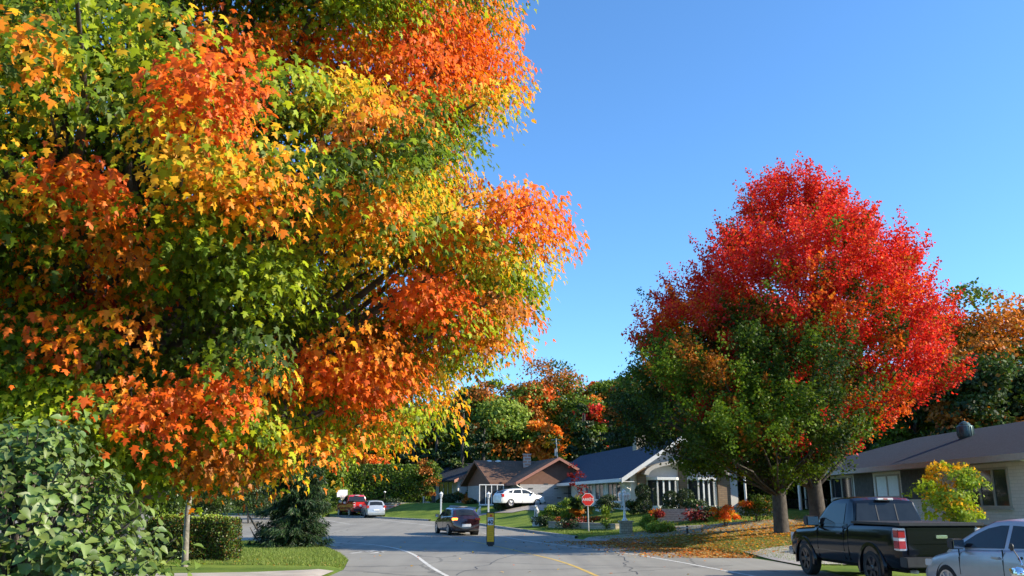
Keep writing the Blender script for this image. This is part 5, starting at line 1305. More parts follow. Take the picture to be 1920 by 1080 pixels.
# ================================================================== HEDGES AND SHRUBS
def clipped(name, loc, rz, L, D, H, label, cat='hedge', group=None, n=9000, leaf=.07, mix=(('D', 3), ('G', 1)), rnd=.12, brown=.0, mat='leaf_evergreen', topmix=None):
    t = thing(name, loc, rz, label, cat, group)
    core = MB(); core.box(-L / 2 + .12 + rnd * .6, L / 2 - .12 - rnd * .6, -D / 2 + .12 + rnd * .5, D / 2 - .12 - rnd * .5, .02, H - .14 - rnd * .3); core.build('dark_core', M['dark_leaf'], t)  # solid dark box filling the hedge behind its leaves
    ar = np.array([L * H, L * H, D * H, D * H, L * D * 1.2]); fc = rng.choice(5, n, p=ar / ar.sum())
    u = rng.uniform(-.5, .5, (n, 2)); P = np.zeros((n, 3)); N = np.zeros((n, 3))
    for k, (ix, sg) in enumerate(((1, -1), (1, 1), (0, -1), (0, 1), (2, 1))):
        m = fc == k
        if ix == 1: P[m] = np.stack([u[m, 0] * L, np.full(m.sum(), sg * D / 2), (u[m, 1] + .5) * H], 1)
        elif ix == 0: P[m] = np.stack([np.full(m.sum(), sg * L / 2), u[m, 0] * D, (u[m, 1] + .5) * H], 1)
        else: P[m] = np.stack([u[m, 0] * L, u[m, 1] * D, np.full(m.sum(), H)], 1)
        nn = np.zeros(3); nn[ix] = sg; N[m] = nn
    bump_ = .04 * np.sin(P[:, 0] * 5 + P[:, 2] * 4) + .03 * np.sin(P[:, 1] * 6 + P[:, 0] * 3)
    # rounded shoulders
    tz = np.clip((P[:, 2] - (H - rnd * 2)) / (rnd * 2), 0, 1)
    P[:, 0] *= 1 - rnd / L * 2 * tz ** 2; P[:, 1] *= 1 - rnd / D * 2 * tz ** 2
    P += N * (bump_ + rng.uniform(-.10, .03, n))[:, None]
    names = [m[0] for m in mix]; w_ = np.array([m[1] for m in mix], float); w_ /= w_.sum(); pk = rng.choice(len(names), n, p=w_); C = np.zeros((n, 3))
    for i, nm in enumerate(names): C[pk == i] = pal_pick(nm, (pk == i).sum())
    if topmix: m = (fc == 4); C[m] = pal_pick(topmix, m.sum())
    if brown: m = rng.random(n) < brown; C[m] = pal_pick('B', m.sum()) * np.array([.35, .45, .8])
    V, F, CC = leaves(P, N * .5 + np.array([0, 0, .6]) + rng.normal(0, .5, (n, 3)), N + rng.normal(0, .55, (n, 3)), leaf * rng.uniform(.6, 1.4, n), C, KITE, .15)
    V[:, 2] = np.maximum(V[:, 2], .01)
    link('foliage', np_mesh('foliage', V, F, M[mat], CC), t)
    return t
M['dark_leaf'] = pbr('hedge_core', (.018, .024, .010), 1, var=.4)
hx = at(383, 940, 26.9)
clipped('clipped_hedge', (hx.x - .25, 26.9, gz(hx.x, 26.9)), 0, 2.5, 1.2, 1.22, 'square clipped cedar hedge on the lawn beside the slim young trunk', n=24000, leaf=.055, mix=(('D', 5), ('K', 3), ('G', 1)), brown=.16, topmix='V', rnd=.06)  # topmix paints the sunlit top into the leaf colour
hh = at(727, 940, 91)
clipped('tall_hedge', (hh.x, 91, gz(hh.x, 91) + .1), R(8), 8.6, 3.0, 3.6, 'long tall rounded cedar hedge behind the brick retaining wall', n=15000, leaf=.20, mix=(('G', 3), ('D', 4), ('V', 1)), rnd=.7)
hh = at(586, 940, 80)
clipped('cedar_shrub', (hh.x, 80, gz(hh.x, 80) - .1), R(-10), 2.4, 2.2, 3.1, 'tall rounded cedar by the side street, left of the basketball hoop', cat='shrub', n=7000, leaf=.15, mix=(('G', 3), ('D', 3)), rnd=.5)
# slim tree beside the clipped hedge
sx_ = hit(346, 1063)
st = cloud_tree('young_tree', (sx_.x, sx_.y, gz(sx_.x, sx_.y)), 'slim young maple with a pale trunk in front of the clipped hedge', 'tree', None, crown=(1.3, 1.3, 1.2), cz=3.1, lobes=22, per=110, leaf=.12, mix=[('L', 3), ('G', 3), ('V', 2)], trunk_r=.085, tmpl=TRI5, mat='leaf', bark='bark_grey', limbs=12)
# drooping spruce
def spruce():
    h_ = hit(528, 1030); base = (h_.x, 35.2, gz(h_.x, 35.2)); H = 6.6
    t = thing('spruce_tree', base, 0, 'dark drooping spruce on the lawn edge under the maple fringe', 'tree')
    mb = MB(); mb.tube([(0, 0, -.2), (0, 0, 2), (0.1, 0, H)], [.16, .12, .02], 9); mb.build('trunk', M['bark'], t)
    P = []; T = []; N = []; S = []; C = []; lb = MB()
    for i in range(230):
        z = rng.uniform(.08, 1) ** 1.25 * H; a = rng.uniform(0, 2 * math.pi); L = (1.6 * (1 - z / H) ** .75 + .15) * rng.uniform(.6, 1.1)
        if z < .5: z = rng.uniform(.2, .6)
        o = np.array([math.cos(a), math.sin(a), 0]); k = 9
        pts = [np.array([0, 0, z]) + o * L * s + np.array([0, 0, -.55 * L * s * (1 - .55 * s) * 1.3 - .0]) for s in np.linspace(0, 1, k)]
        for p in pts: p[2] = max(p[2], .06)
        lb.tube([tuple(p) for p in pts[::2]], [.018, .014, .01, .007, .003], 4, cap=False)
        for j in range(1, k):
            m = 40; c = pts[j]; s_ = np.array([-o[1], o[0], 0]); v = rng.uniform(-1, 1, m) * .28 * (1 - .5 * j / k)
            p = c + s_ * v[:, None] + np.array([0, 0, -1]) * (rng.uniform(0, .22, m) + abs(v) * .4)[:, None] + rng.normal(0, .02, (m, 3))
            P.append(p); T.append(o * .6 + s_ * np.sign(v)[:, None] * .5 + np.array([0, 0, -.5]) + rng.normal(0, .3, (m, 3))); N.append(rng.normal(0, .6, (m, 3)) + np.array([0, 0, .8]))
            S.append(rng.uniform(.12, .24, m)); C.append(pal_pick('K', m) * np.array([.8, 1.0, 1.2]))
    V, F, CC = leaves(np.concatenate(P), np.concatenate(T), np.concatenate(N), np.concatenate(S), np.concatenate(C), NEEDLE, .2)
    V[:, 2] = np.maximum(V[:, 2], .03)
    link('crown', np_mesh('crown', V, F, M['leaf_evergreen'], CC), t); lb.build('limbs', M['bark'], t)
    # low bed of ground cover round it
    b = hit(478, 1026)
    return t
spruce()
lt = hit(505, 1026); lp = thing('leaning_branch', (lt.x, 34.6, gz(lt.x, 34.6)), 0, 'bare dark leaning stem between the clipped hedge and the spruce', 'branch')
b = MB(); b.tube([(0, 0, 0), (-.35, 0, .55), (-.8, 0, 1.2), (-1.2, .1, 2.1)], [.045, .04, .032, .02], 7); b.tube([(-.1, 0, .1), (-.5, .05, .35), (-.75, .1, .75)], [.035, .028, .015], 6); b.build('stem', M['bark'], lp, smooth=60)
def shrub(px, r_top, r_bot, wpx, Y, label, mix, leaf=.10, mat='leaf_far', tmpl=KITE, group=None, lobes=14, per=150, name='shrub', cat='shrub', stems=3, z=None, spread=.42, top=None, dz=0, lv=.3):
    x = float(xat(px, Y)); z0 = gz(x, Y) if z is None else z
    zt = at(px, r_top, Y).z; h = max(.25, zt - z0); rx = wpx / 1600 * Y / 2
    return cloud_tree(name, (x, Y, z0 - .03), label, cat, group, crown=(rx, rx * .9, h / 2 * 1.02), cz=h / 2, lobes=lobes, per=per, leaf=leaf, mix=mix, top_mix=top, trunk_r=.03, tmpl=tmpl, mat=mat, spread=spread, stems=stems, limbs=5, small='stems', crown_name='foliage', seed=int(px), lobe_var=lv)
G1 = 'shrubs in the garden by the stop sign'; G2 = 'shrubs before the bay windows'
SH = [
 (1038, 944, 972, 42, 54.5, 'round dark green shrub with a paler top, left of the pots', [('D', 3), ('G', 2)], G1, 'V'),
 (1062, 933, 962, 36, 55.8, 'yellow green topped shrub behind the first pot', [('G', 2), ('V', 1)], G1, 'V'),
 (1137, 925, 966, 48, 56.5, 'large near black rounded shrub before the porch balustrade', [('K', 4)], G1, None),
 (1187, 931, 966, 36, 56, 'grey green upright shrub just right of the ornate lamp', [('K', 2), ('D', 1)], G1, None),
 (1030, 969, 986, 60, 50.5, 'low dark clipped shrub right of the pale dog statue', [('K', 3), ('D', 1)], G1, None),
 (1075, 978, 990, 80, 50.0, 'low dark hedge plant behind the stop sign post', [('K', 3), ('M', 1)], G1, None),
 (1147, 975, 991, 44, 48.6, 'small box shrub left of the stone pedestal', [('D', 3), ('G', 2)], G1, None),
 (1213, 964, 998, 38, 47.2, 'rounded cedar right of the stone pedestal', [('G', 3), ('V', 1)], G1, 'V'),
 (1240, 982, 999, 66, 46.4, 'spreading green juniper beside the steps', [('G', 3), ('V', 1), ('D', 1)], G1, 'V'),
 (1303, 937, 962, 44, 54.5, 'round grey green shrub right of the bay windows', [('K', 2), ('D', 2)], G2, None),
 (1335, 948, 975, 40, 52.5, 'dark bushy shrub above the garden wall', [('K', 3)], G2, None),
 (1252, 955, 968, 50, 54, 'low dark planting at the foot of the bay window', [('K', 3)], G2, None),
 (1325, 962, 977, 90, 51.0, 'dark red planting along the top of the garden wall', [('M', 2), ('K', 3)], G2, None),
 (960, 940, 952, 60, 71.5, 'low dark shrub under the brick house window', [('K', 3)], 'shrubs by the brick house', None),
 (938, 944, 958, 30, 70.5, 'small dark shrub left of the white hatchback', [('K', 3)], 'shrubs by the brick house', None),
 (866, 922, 948, 36, 86, 'reddish bush at the corner of the farthest house', [('B', 2), ('R', 1), ('D', 2)], 'shrubs by the brick house', None),
 (842, 928, 950, 40, 84, 'dark bush below the windows of the farthest house', [('K', 3)], 'shrubs by the brick house', None),
 (880, 935, 956, 26, 78, 'dark bush between the farthest house and the brick house', [('K', 3), ('B', 1)], 'shrubs by the brick house', None),
 (1022, 952, 966, 26, 57.5, 'small yellow green plant left of the round shrub', [('V', 3), ('L', 1)], G1, None),
 (630, 905, 962, 60, 86, 'loose green shrub behind the basketball hoop', [('G', 3), ('V', 2)], 'shrubs across the junction', None),
 (830, 940, 949, 22, 88, 'tiny shrub at the end of the tall hedge', [('K', 1), ('D', 1)], 'shrubs across the junction', None),
 (735, 940, 952, 40, 86, 'dark low bush at the foot of the tall hedge', [('K', 1)], 'shrubs across the junction', None),
]
for (px, r0, r1, wp, Y, lab, mix, grp, top) in SH:
    if Y < 60:
        yh = min(hit(px, r1).y, 56.8); print(px, Y, round(yh, 1)); Y = yh
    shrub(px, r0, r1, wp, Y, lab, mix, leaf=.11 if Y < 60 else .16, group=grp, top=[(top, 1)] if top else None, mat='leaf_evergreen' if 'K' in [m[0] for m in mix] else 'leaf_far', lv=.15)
shrub(1358, 943, 1000, 66, 43.5, 'bushy shrub glowing orange and pink at its tips on the leaf strewn verge', [('V', 4), ('Y', 1), ('G', 2)], top=[('R', 2), ('O', 2), ('Y', 2)], leaf=.10, lobes=14, per=130, tmpl=TRI5, mat='leaf', group='orange tipped shrubs', spread=.30, lv=.4)
shrub(1418, 928, 1000, 82, 44.5, 'larger dark brown shrub with coral tips beside the dark maple trunk', [('B', 1), ('D', 4), ('K', 3)], leaf=.10, lobes=20, per=160, tmpl=TRI5, mat='leaf', group='orange tipped shrubs', top=[('R', 1), ('B', 2), ('D', 4)], lv=.4)
shrub(1232, 955, 980, 36, 49.5, 'pink and dark red leaved shrub at the left of the steps', [('M', 2), ('C', 1), ('B', 1)], leaf=.13, group=G1, top=[('B', 1), ('M', 3)])
shrub(1088, 925, 976, 38, 53.4, 'dark broad leaved plant with pale leaf edges left of the stop sign', [('K', 3), ('V', 1), ('B', 1)], leaf=.34, lobes=12, per=34, tmpl=TRI5, group=G1, mat='leaf')
shrub(797, 856, 945, 64, 88, 'bronze and olive leaved round tree at the right end of the tall hedge', [('B', 1), ('G', 4), ('D', 2)], leaf=.20, lobes=30, per=170, name='ornamental_tree', cat='tree', stems=1, top=[('B', 1), ('G', 3)])
shrub(1084, 848, 955, 44, 57, 'slender purple leaved tree above the stop sign', [('M', 3)], leaf=.13, lobes=22, per=30, tmpl=TRI5, mat='leaf', name='ornamental_tree', cat='tree', stems=1, spread=.34, lv=.4)
# yellow young tree by the pale bungalow
cloud_tree('young_tree', (float(xat(1783, 29.2)), 29.2, gz(float(xat(1783, 29.2)), 29.2) + .0), 'small yellow and green tree before the picture window of the bungalow', 'tree', None,
    crown=(1.3, 1.15, 1.35), cz=1.62, lobes=50, per=85, leaf=.12, mix=[('V', 4), ('Y', 1), ('L', 3), ('G', 2)], trunk_r=.04, tmpl=TRI5, mat='leaf', limbs=16, spread=.28, top_mix=[('Y', 3), ('V', 2), ('L', 1)], tipmix=1)
# topiary: clipped balls on a stem
def topiary(px, Y, balls, label):
    x = float(xat(px, Y)); z0 = gz(x, Y); t = thing('topiary', (x, Y, z0), 0, label, 'topiary', 'clipped topiaries before the bay windows')
    b = MB(); b.tube([(0, 0, -.1), (0, 0, at(px, balls[-1][0], Y).z - z0)], .035, 7); b.build('stem', M['bark'], t)
    for (row, r_px) in balls:
        z = at(px, row, Y).z - z0; r_ = r_px / 1600 * Y; m = 1500; d = rdir(m)
        V, F, CC = leaves(np.array([0, 0, z]) + d * r_ * rng.uniform(.86, 1.04, (m, 1)), d + rng.normal(0, .5, (m, 3)), d + rng.normal(0, .5, (m, 3)), np.full(m, .09), pal_pick('K', m), KITE)
        V[:, 2] = np.maximum(V[:, 2], .02)
        o = link('foliage', np_mesh('foliage', V, F, M['leaf_evergreen'], CC), t)
topiary(1206, 54.5, [(922, 13), (947, 15)], 'two ball topiary left of the first bay window')
topiary(1258, 53.5, [(936, 14), (956, 15)], 'two ball topiary between the bay windows')
topiary(1286, 53.5, [(933, 15)], 'single dark ball topiary before the second bay window')

# ================================================================== STREET FURNITURE AND GARDEN PIECES
def place(px, py, Y=None, z=None):
    if Y is None: h_ = hit(px, py); return h_.x, h_.y, h_.z
    x = float(xat(px, Y)); return x, Y, gz(x, Y) if z is None else z
# orange in-road speed marker
x, y, z = place(919.5, 1026.5); z = float(road_z(y))
t = thing('speed_marker', (x, y, z), R(-2), 'orange flexible road marker reading 40, standing on the centre line', 'road sign')
k = 1.06
b = MB(); b.box(-.15, .15, -.012, .012, .17, 1.28 * k); b.build('panel', M['sign_orange'], t, bevel=.008)
b = MB(); b.box(-.172, -.148, -.02, .02, .15, 1.31 * k); b.box(.148, .172, -.02, .02, .15, 1.31 * k); b.box(-.172, .172, -.021, .021, 1.28 * k, 1.32 * k); b.build('edge_frame', M['black'], t)
b = MB(); b.box(-.12, .12, -.018, -.0125, .86, 1.18); pn = b.build('number_panel', M['sign_grey'], t)
text_mesh('numerals', '40', .235, M['sign_text'], pn, (0, -.0195, .975), (R(90), 0, 0), ext=.001, bold=.006)
text_mesh('lettering', 'MAXIMUM', .055, M['sign_text'], pn, (0, -.0195, 1.135), (R(90), 0, 0), ext=.001, sx=.85)
b = MB()
for zz, ww in ((.76, .09), (.70, .10), (.60, .11), (.50, .07), (.44, .10), (.34, .09), (.28, .06)): b.box(-ww, ww, -.0145, -.0122, zz - .008, zz + .008)
b.build('faint_lines', M['sign_faint'], t)
b = MB(); b.box(-.165, .165, -.03, .03, .05, .18); b.box(-.11, .11, -.09, .09, 0.0, .05); b.build('base', M['black'], t, bevel=.01)
b = MB(); b.box(-.03, .06, -.019, -.0127, 1.22, 1.30); b.build('reflector', M['sign_red'], t)
# stop sign
x, y, z = place(1104, 997); hS = at(1103, 925, y).z - z; r8 = .355
t = thing('stop_sign', (x, y, z), R(6), 'red octagonal stop sign reading ARRÊT on a grey post', 'stop sign')
b = MB(); b.tube([(.0, .02, -.2), (-.03, .02, hS)], .035, 8); b.build('post', M['galv'], t, smooth=50)
cz_ = hS - r8 * .97
oct_ = lambda r_: [(r_ * math.cos(R(22.5 + 45 * i)), r_ * math.sin(R(22.5 + 45 * i))) for i in range(8)]
b = MB(); b.prism(oct_(r8 * 1.06), -.024, -.020, lambda a, bb, h: (a - .02, h, bb + cz_)); b.build('border', M['white'], t)
b = MB(); b.prism(oct_(r8 * .98), -.030, -.0245, lambda a, bb, h: (a - .02, h, bb + cz_)); face = b.build('face', M['sign_red'], t)
text_mesh('lettering', 'ARRÊT', .215, M['white'], face, (-.02, -.0325, cz_ - .005), (R(90), 0, 0), ext=.001, bold=.003, sx=1.0)
# white lamp posts in the gardens
def lamp_post(px, r0, r1, Y, label):
    x = float(xat(px, Y)); z0 = gz(x, Y); h = at(px, r0, Y).z - z0
    t = thing('lamp_post', (x, Y, z0), 0, label, 'lamp post', 'white garden lamp posts')
    b = MB(); b.box(-.055, .055, -.055, .055, -.1, h - .42); b.box(-.09, .09, -.09, .09, h - .44, h - .40); b.build('post', M['white_metal'], t, bevel=.008)
    b = MB(); b.lathe([(.06, h - .40), (.10, h - .34), (.13, h - .16), (.02, h - .15)], 6); lamp = b.build('lantern', M['lamp_clear'], t)
    b = MB(); b.lathe([(.16, h - .155), (.12, h - .10), (.03, h - .03), (.015, h), (.005, h + .03)], 6); b.lathe([(.10, h - .41), (.11, h - .405), (.05, h - .395)], 6); b.build('lantern_cap', M['white_metal'], lamp)
lamp_post(827, 922, 959, 66, 'plain white lamp post left of the maroon hatchback')
lamp_post(916, 922, 965, 60, 'plain white lamp post between the maroon hatchback and the white one')
# ornate lamp on a stone pedestal
x, y, z = place(1174, 1001)
t = thing('stone_pedestal', (x, y, z), R(0), 'square rubble stone pedestal under the ornate cream lamp', 'pedestal')
b = MB(); b.box(-.31, .31, -.31, .31, -.2, .58); b.build('pillar', M['stone'], t, bevel=.015)
b = MB(); b.box(-.37, .37, -.37, .37, .583, .66); b.build('cap', M['stone'], t, bevel=.015)
hL_ = at(1168, 917, y).z - z - .66
t = thing('garden_lamp', (x - .05, y, z + .66), 0, 'ornate cream garden lamp with a cluster of lanterns on the stone pedestal', 'lamp')
b = MB(); b.lathe([(.15, 0), (.15, .06), (.09, .10), (.07, .2), (.055, .5), (.045, hL_ - .45), (.06, hL_ - .43), (.03, hL_ - .3)], 12); b.build('post', M['trim_cream'] if 'trim_cream' in M else M['white_metal'], t, smooth=50)
for dx, dy, dz, s_ in ((0, 0, hL_ - .30, 1.0), (-.20, 0, hL_ - .46, .85), (.20, 0, hL_ - .46, .85), (0, -.18, hL_ - .47, .85)):
    b = MB(); b.lathe([(.03 * s_, -.10), (.06 * s_, -.05), (.10 * s_, .14), (.02, .15)], 6, c=(dx, dy, dz)); ln = b.build('lantern', M['tail_clear'], t)
    b = MB(); b.lathe([(.125 * s_, .145), (.10 * s_, .20), (.03, .26), (.008, .30)], 6, c=(dx, dy, dz)); b.build('lantern_cap', M['white_metal'], ln)
    if dx or dy:
        b = MB(); b.tube([(0, 0, dz - .05), (dx * .5, dy * .5, dz - .16), (dx, dy, dz - .10)], .014, 6); b.build('arm', M['white_metal'], t)
# pale animal statues
def statue(px, r_top, r_base, Y, label, rz, scale=1.0, ped=0.0):
    hb_ = hit(px, r_base if not ped else 986); x, Y, z0 = hb_.x, hb_.y, hb_.z
    if ped:
        p = thing('statue_plinth', (x, Y, z0), rz, 'grey plinth under the pale dog statue by the low hedge', 'plinth'); b = MB(); b.box(-.26, .26, -.26, .26, -.2, ped - .08); b.build('block', M['stone_white'], p, bevel=.02)
        b = MB(); b.box(-.31, .31, -.31, .31, ped - .078, ped); b.build('cap', M['stone_white'], p, bevel=.015); z0 += ped
    h = at(px, r_top, Y).z - z0; s_ = h / .95
    t = thing('dog_statue', (x, Y, z0), rz, label, 'statue', 'pale seated dog statues')
    me = bpy.data.meshes.new('figure')
    # seated animal: skeleton grown with the skin modifier
    v = [(0, 0, .20), (.10, 0, .42), (.20, 0, .62), (.24, 0, .78), (.34, 0, .83), (.45, 0, .79),
         (.24, .09, .40), (.26, .10, .18), (.27, .10, .03), (.34, .10, .03), (.24, -.09, .40), (.26, -.10, .18), (.27, -.10, .03), (.34, -.10, .03),
         (.04, .15, .16), (.20, .17, .10), (.16, .17, .03), (.04, -.15, .16), (.20, -.17, .10), (.16, -.17, .03), (-.14, 0, .10), (-.26, .02, .05), (.25, .06, .93), (.25, -.06, .93)]
    ed = [(0, 1), (1, 2), (2, 3), (3, 4), (4, 5), (2, 6), (6, 7), (7, 8), (8, 9), (2, 10), (10, 11), (11, 12), (12, 13), (0, 14), (14, 15), (15, 16), (0, 17), (17, 18), (18, 19), (0, 20), (20, 21), (3, 22), (3, 23)]
    rad = [.19, .17, .13, .10, .11, .06, .06, .045, .045, .04, .06, .045, .045, .04, .11, .08, .045, .11, .08, .045, .06, .03, .025, .025]
    me.from_pydata([tuple(c * s_ for c in p) for p in v], ed, []); ob = link('figure', me, t)
    ob.modifiers.new('s', 'SKIN'); 
    for i, sv_ in enumerate(me.skin_vertices[0].data): sv_.radius = (rad[i] * s_,) * 2; sv_.use_root = (i == 0)
    m2 = ob.modifiers.new('u', 'SUBSURF'); m2.levels = 1; m2.render_levels = 1
    bpy.context.view_layer.update(); nm = bpy.data.meshes.new_from_object(ob.evaluated_get(bpy.context.evaluated_depsgraph_get())); ob.modifiers.clear(); ob.data = nm
    nm.materials.clear(); nm.materials.append(M['stone_white']); nm.polygons.foreach_set('use_smooth', np.ones(len(nm.polygons), bool))
    return t
statue(897, 949, 966, 61, 'pale seated dog statue beside the maroon hatchback roof', R(-50))
statue(1008, 946, 967, 52.5, 'pale seated dog statue on a plinth at the end of the low hedge', R(180 + 60), ped=.55)
# terracotta pots
for px, row, Y, lab in ((1062, 968, 53.8, 'red pot with a green plant below the yellow topped shrub'), (1135, 968, 52.6, 'red pot with a leafy plant right of the stop sign')):
    x, y, z = place(px, row, Y); t = thing('flower_pot', (x, y, z), 0, lab, 'flower pot', 'red pots in the garden')
    b = MB(); b.lathe([(.13, 0), (.17, .26), (.20, .27), (.20, .33), (.15, .33), (.14, .28), (.01, .28)], 14); b.build('pot', M['pot'], t, smooth=40)
    m = 260; P = rdir(m) * rng.uniform(.1, .34, (m, 1)) + np.array([0, 0, .66]); P[:, 2] += rng.uniform(-.2, .2, m)
    V, F, CC = leaves(P, nrm(P - np.array([0, 0, .3])), rdir(m) + np.array([0, 0, .5]), rng.uniform(.08, .16, m), pal_pick('G', m), KITE); V[:, 2] = np.maximum(V[:, 2], .3)
    pl = link('foliage', np_mesh('foliage', V, F, M['leaf_far'], CC), t)
# front garden: low wall, bed, steps
def low_wall(name, p0, p1, h, mat, label, th=.3, cap=True, zlow=None):
    (x0, y0), (x1, y1) = p0, p1; L = math.hypot(x1 - x0, y1 - y0); zz = min(gz(x0, y0), gz(x1, y1)) if zlow is None else zlow
    t = thing(name, ((x0 + x1) / 2, (y0 + y1) / 2, zz), math.atan2(y1 - y0, x1 - x0), label, 'wall'); b = MB(); b.box(-L / 2, L / 2, -th / 2, th / 2, -.3, h); b.build('blocks', mat, t, bevel=.01)
    if cap: b = MB(); b.box(-L / 2 - .03, L / 2 + .03, -th / 2 - .04, th / 2 + .04, h + .003, h + .07); b.build('coping', M['kerb'], t, bevel=.008)
    return t
h0 = hit(1032, 990); h1 = hit(1158, 993); w0 = (h0.x, h0.y); w1 = (h1.x, h1.y); print('wall', h0, h1, 'sign', hit(1104, 994))
low_wall('garden_wall', w0, w1, .32, M['stone'], 'low stone edging wall behind the stop sign')
s0_ = (float(xat(1312, 50.2)), 50.2); s1_ = (float(xat(1452, 47.8)), 47.8)
low_wall('garden_wall', s0_, s1_, .45, M['paver'], 'long grey block wall between the steps and the dark maple')
def steps():
    x, y = float(xat(1272, 48.6)), 48.6; z0 = gz(x, y) - .02
    t = thing('garden_steps', (x, y, z0), R(-6), 'wide grey stone steps climbing to the bay windows', 'steps'); 
    for i in range(6):
        b = MB(); b.box(-1.15, 1.15, i * .34, i * .34 + .42, -.25 if i == 0 else i * .12 - .12, i * .12 + .12 - .002 * i); b.build('step', M['step'], t, bevel=.012)
steps()
# flower bed
def bed():
    hb_ = hit(1092, 983); x, y = hb_.x, hb_.y + .3; t = thing('flower_bed', (x, y, gz(x, y)), 0, 'bed of dull red flowers behind the low stone edging', 'flower bed')
    b = MB(); b.box(-1.7, 1.7, -.4, .5, -.1, .10); b.build('soil', M['soil'], t, bevel=.03)
    m = 2200; P = np.stack([rng.uniform(-1.65, 1.65, m), rng.uniform(-.35, .45, m), rng.uniform(.10, .42, m)], 1)
    red = rng.random(m) < .45; C = pal_pick('K', m); C[red] = pal_pick('R', red.sum()) * .6
    V, F, CC = leaves(P, rng.normal(size=(m, 3)) + np.array([0, 0, .6]), rng.normal(size=(m, 3)) + np.array([0, 0, .6]), rng.uniform(.05, .11, m), C, KITE); link('flowers', np_mesh('flowers', V, F, M['leaf_far'], CC), t)
bed()
# little bollard on the walkway
x, y, z = place(1289, 1003); t = thing('bollard', (x, y, z), 0, 'short black post at the edge of the grey walkway', 'bollard'); b = MB(); b.lathe([(.06, 0), (.05, .03), (.045, .36), (.055, .38), (.02, .42)], 10); b.build('post', M['black'], t, smooth=50)
b = MB(); b.lathe([(.058, .30), (.058, .34)], 10); b.build('band', M['galv'], t)
# brick retaining wall at the junction
a0 = at(722, 940, 82); c0 = at(800, 940, 89); aE = at(709, 940, 86)
zr = float(road_z(82))
t = thing('retaining_wall', (a0.x, a0.y, zr - .05), 0, 'stepped red brick retaining wall right of the light silver estate', 'wall')
d_ = Vector((c0.x - a0.x, c0.y - a0.y, 0)); L_ = d_.length; ang = math.atan2(d_.y, d_.x)
b = MB(); b.prism([(0, -.3), (L_, -.3), (L_, 1.15), (L_ * .5, 1.18), (0, 1.10)], 0, .35, lambda a, h, q: (a, q, h)); w_ = b.build('front', M['brick_red'], t); w_.rotation_euler = (0, 0, ang)
d2 = Vector((aE.x - a0.x, aE.y - a0.y, 0)); b = MB(); b.box(0.02, d2.length, -.3, -.01, -.3, 1.08); w_ = b.build('return', M['brick_red'], t); w_.rotation_euler = (0, 0, math.atan2(d2.y, d2.x))
b = MB(); b.box(-.06, L_ * .98, -.05, .42, 1.19, 1.27); w_ = b.build('coping', M['kerb'], t); w_.rotation_euler = (0, 0, ang)
# basketball hoop
x, y = float(xat(641, 84)), 84.0; z = gz(x, y) ; zb = at(641, 932, 84).z - z
t = thing('basketball_hoop', (x, y, z), R(18), 'white basketball backboard on a pole above the red pickup', 'basketball hoop')
b = MB(); b.tube([(0, .5, -.1), (0, .5, zb - .2), (0, .08, zb + .2)], .05, 8); b.build('pole', M['galv'], t)
b = MB(); b.box(-.5, .5, -.03, .03, zb, zb + .68); b.build('backboard', M['white'], t, bevel=.01)
b = MB(); k = 16
b.tube([(.22 * math.cos(2 * math.pi * i / k), -.30 + .22 * math.sin(2 * math.pi * i / k), zb + .10) for i in range(k + 1)], .014, 5, cap=False); b.tube([(0, -.03, zb + .1), (0, -.09, zb + .1)], .02, 5); b.build('rim', M['fascia_orange'], t)
b = MB()
for i in range(10):
    a = 2 * math.pi * i / 10; a2 = a + .5; b.tube([(.22 * math.cos(a), -.30 + .22 * math.sin(a), zb + .09), (.12 * math.cos(a2), -.30 + .12 * math.sin(a2), zb - .25)], .008, 3)
b.build('net', M['white'], t)
# small posts near the hedge
x, y = float(xat(722, 86)), 85.6
t = thing('lamp_post', (x, y, gz(x, y)), 0, 'thin dark post with a white globe before the tall hedge', 'lamp post'); h = at(722, 921, 85.6).z - gz(x, y)
b = MB(); b.tube([(0, 0, -.1), (0, 0, h - .16)], .035, 7); b.build('post', M['black'], t); b = MB(); b.lathe([(.01, h - .18), (.10, h - .12), (.11, h - .06), (.05, h), (.005, h + .01)], 12); b.build('globe', M['white'], t, smooth=60)
x, y = float(xat(794, 84)), 84.0
t = thing('marker_post', (x, y, gz(x, y)), 0, 'short pale post on the lawn at the hedge end', 'post'); h = at(794, 932, 84).z - gz(x, y); b = MB(); b.box(-.06, .06, -.06, .06, -.1, h); b.build('stake', M['trim_tan'], t, bevel=.01)
b = MB(); b.box(-.08, .08, -.08, .08, h, h + .04); b.build('cap', M['trim'], t)
# tall leaning pole behind the brown roof
x, y = float(xat(1052, 92)), 92.0; z = gz(x, y); h = at(1045, 822, 92).z - z
t = thing('antenna_mast', (x, y, z), 0, 'thin grey leaning mast behind the brown gable', 'mast'); b = MB(); b.tube([(0, 0, -.2), (-.45, 0, h)], [.09, .05], 8); b.build('pole', M['galv'], t)
b = MB(); b.box(-.62, -.42, -.1, .1, h * .72, h * .84); b.build('box', M['galv'], t, bevel=.02)
for dz, w_ in ((.15, .55), (.5, .4)):
    b = MB(); b.tube([(-.42 - w_, 0, h - dz), (-.42 + w_, 0, h - dz)], .015, 5); b.build('crossbar', M['galv'], t)

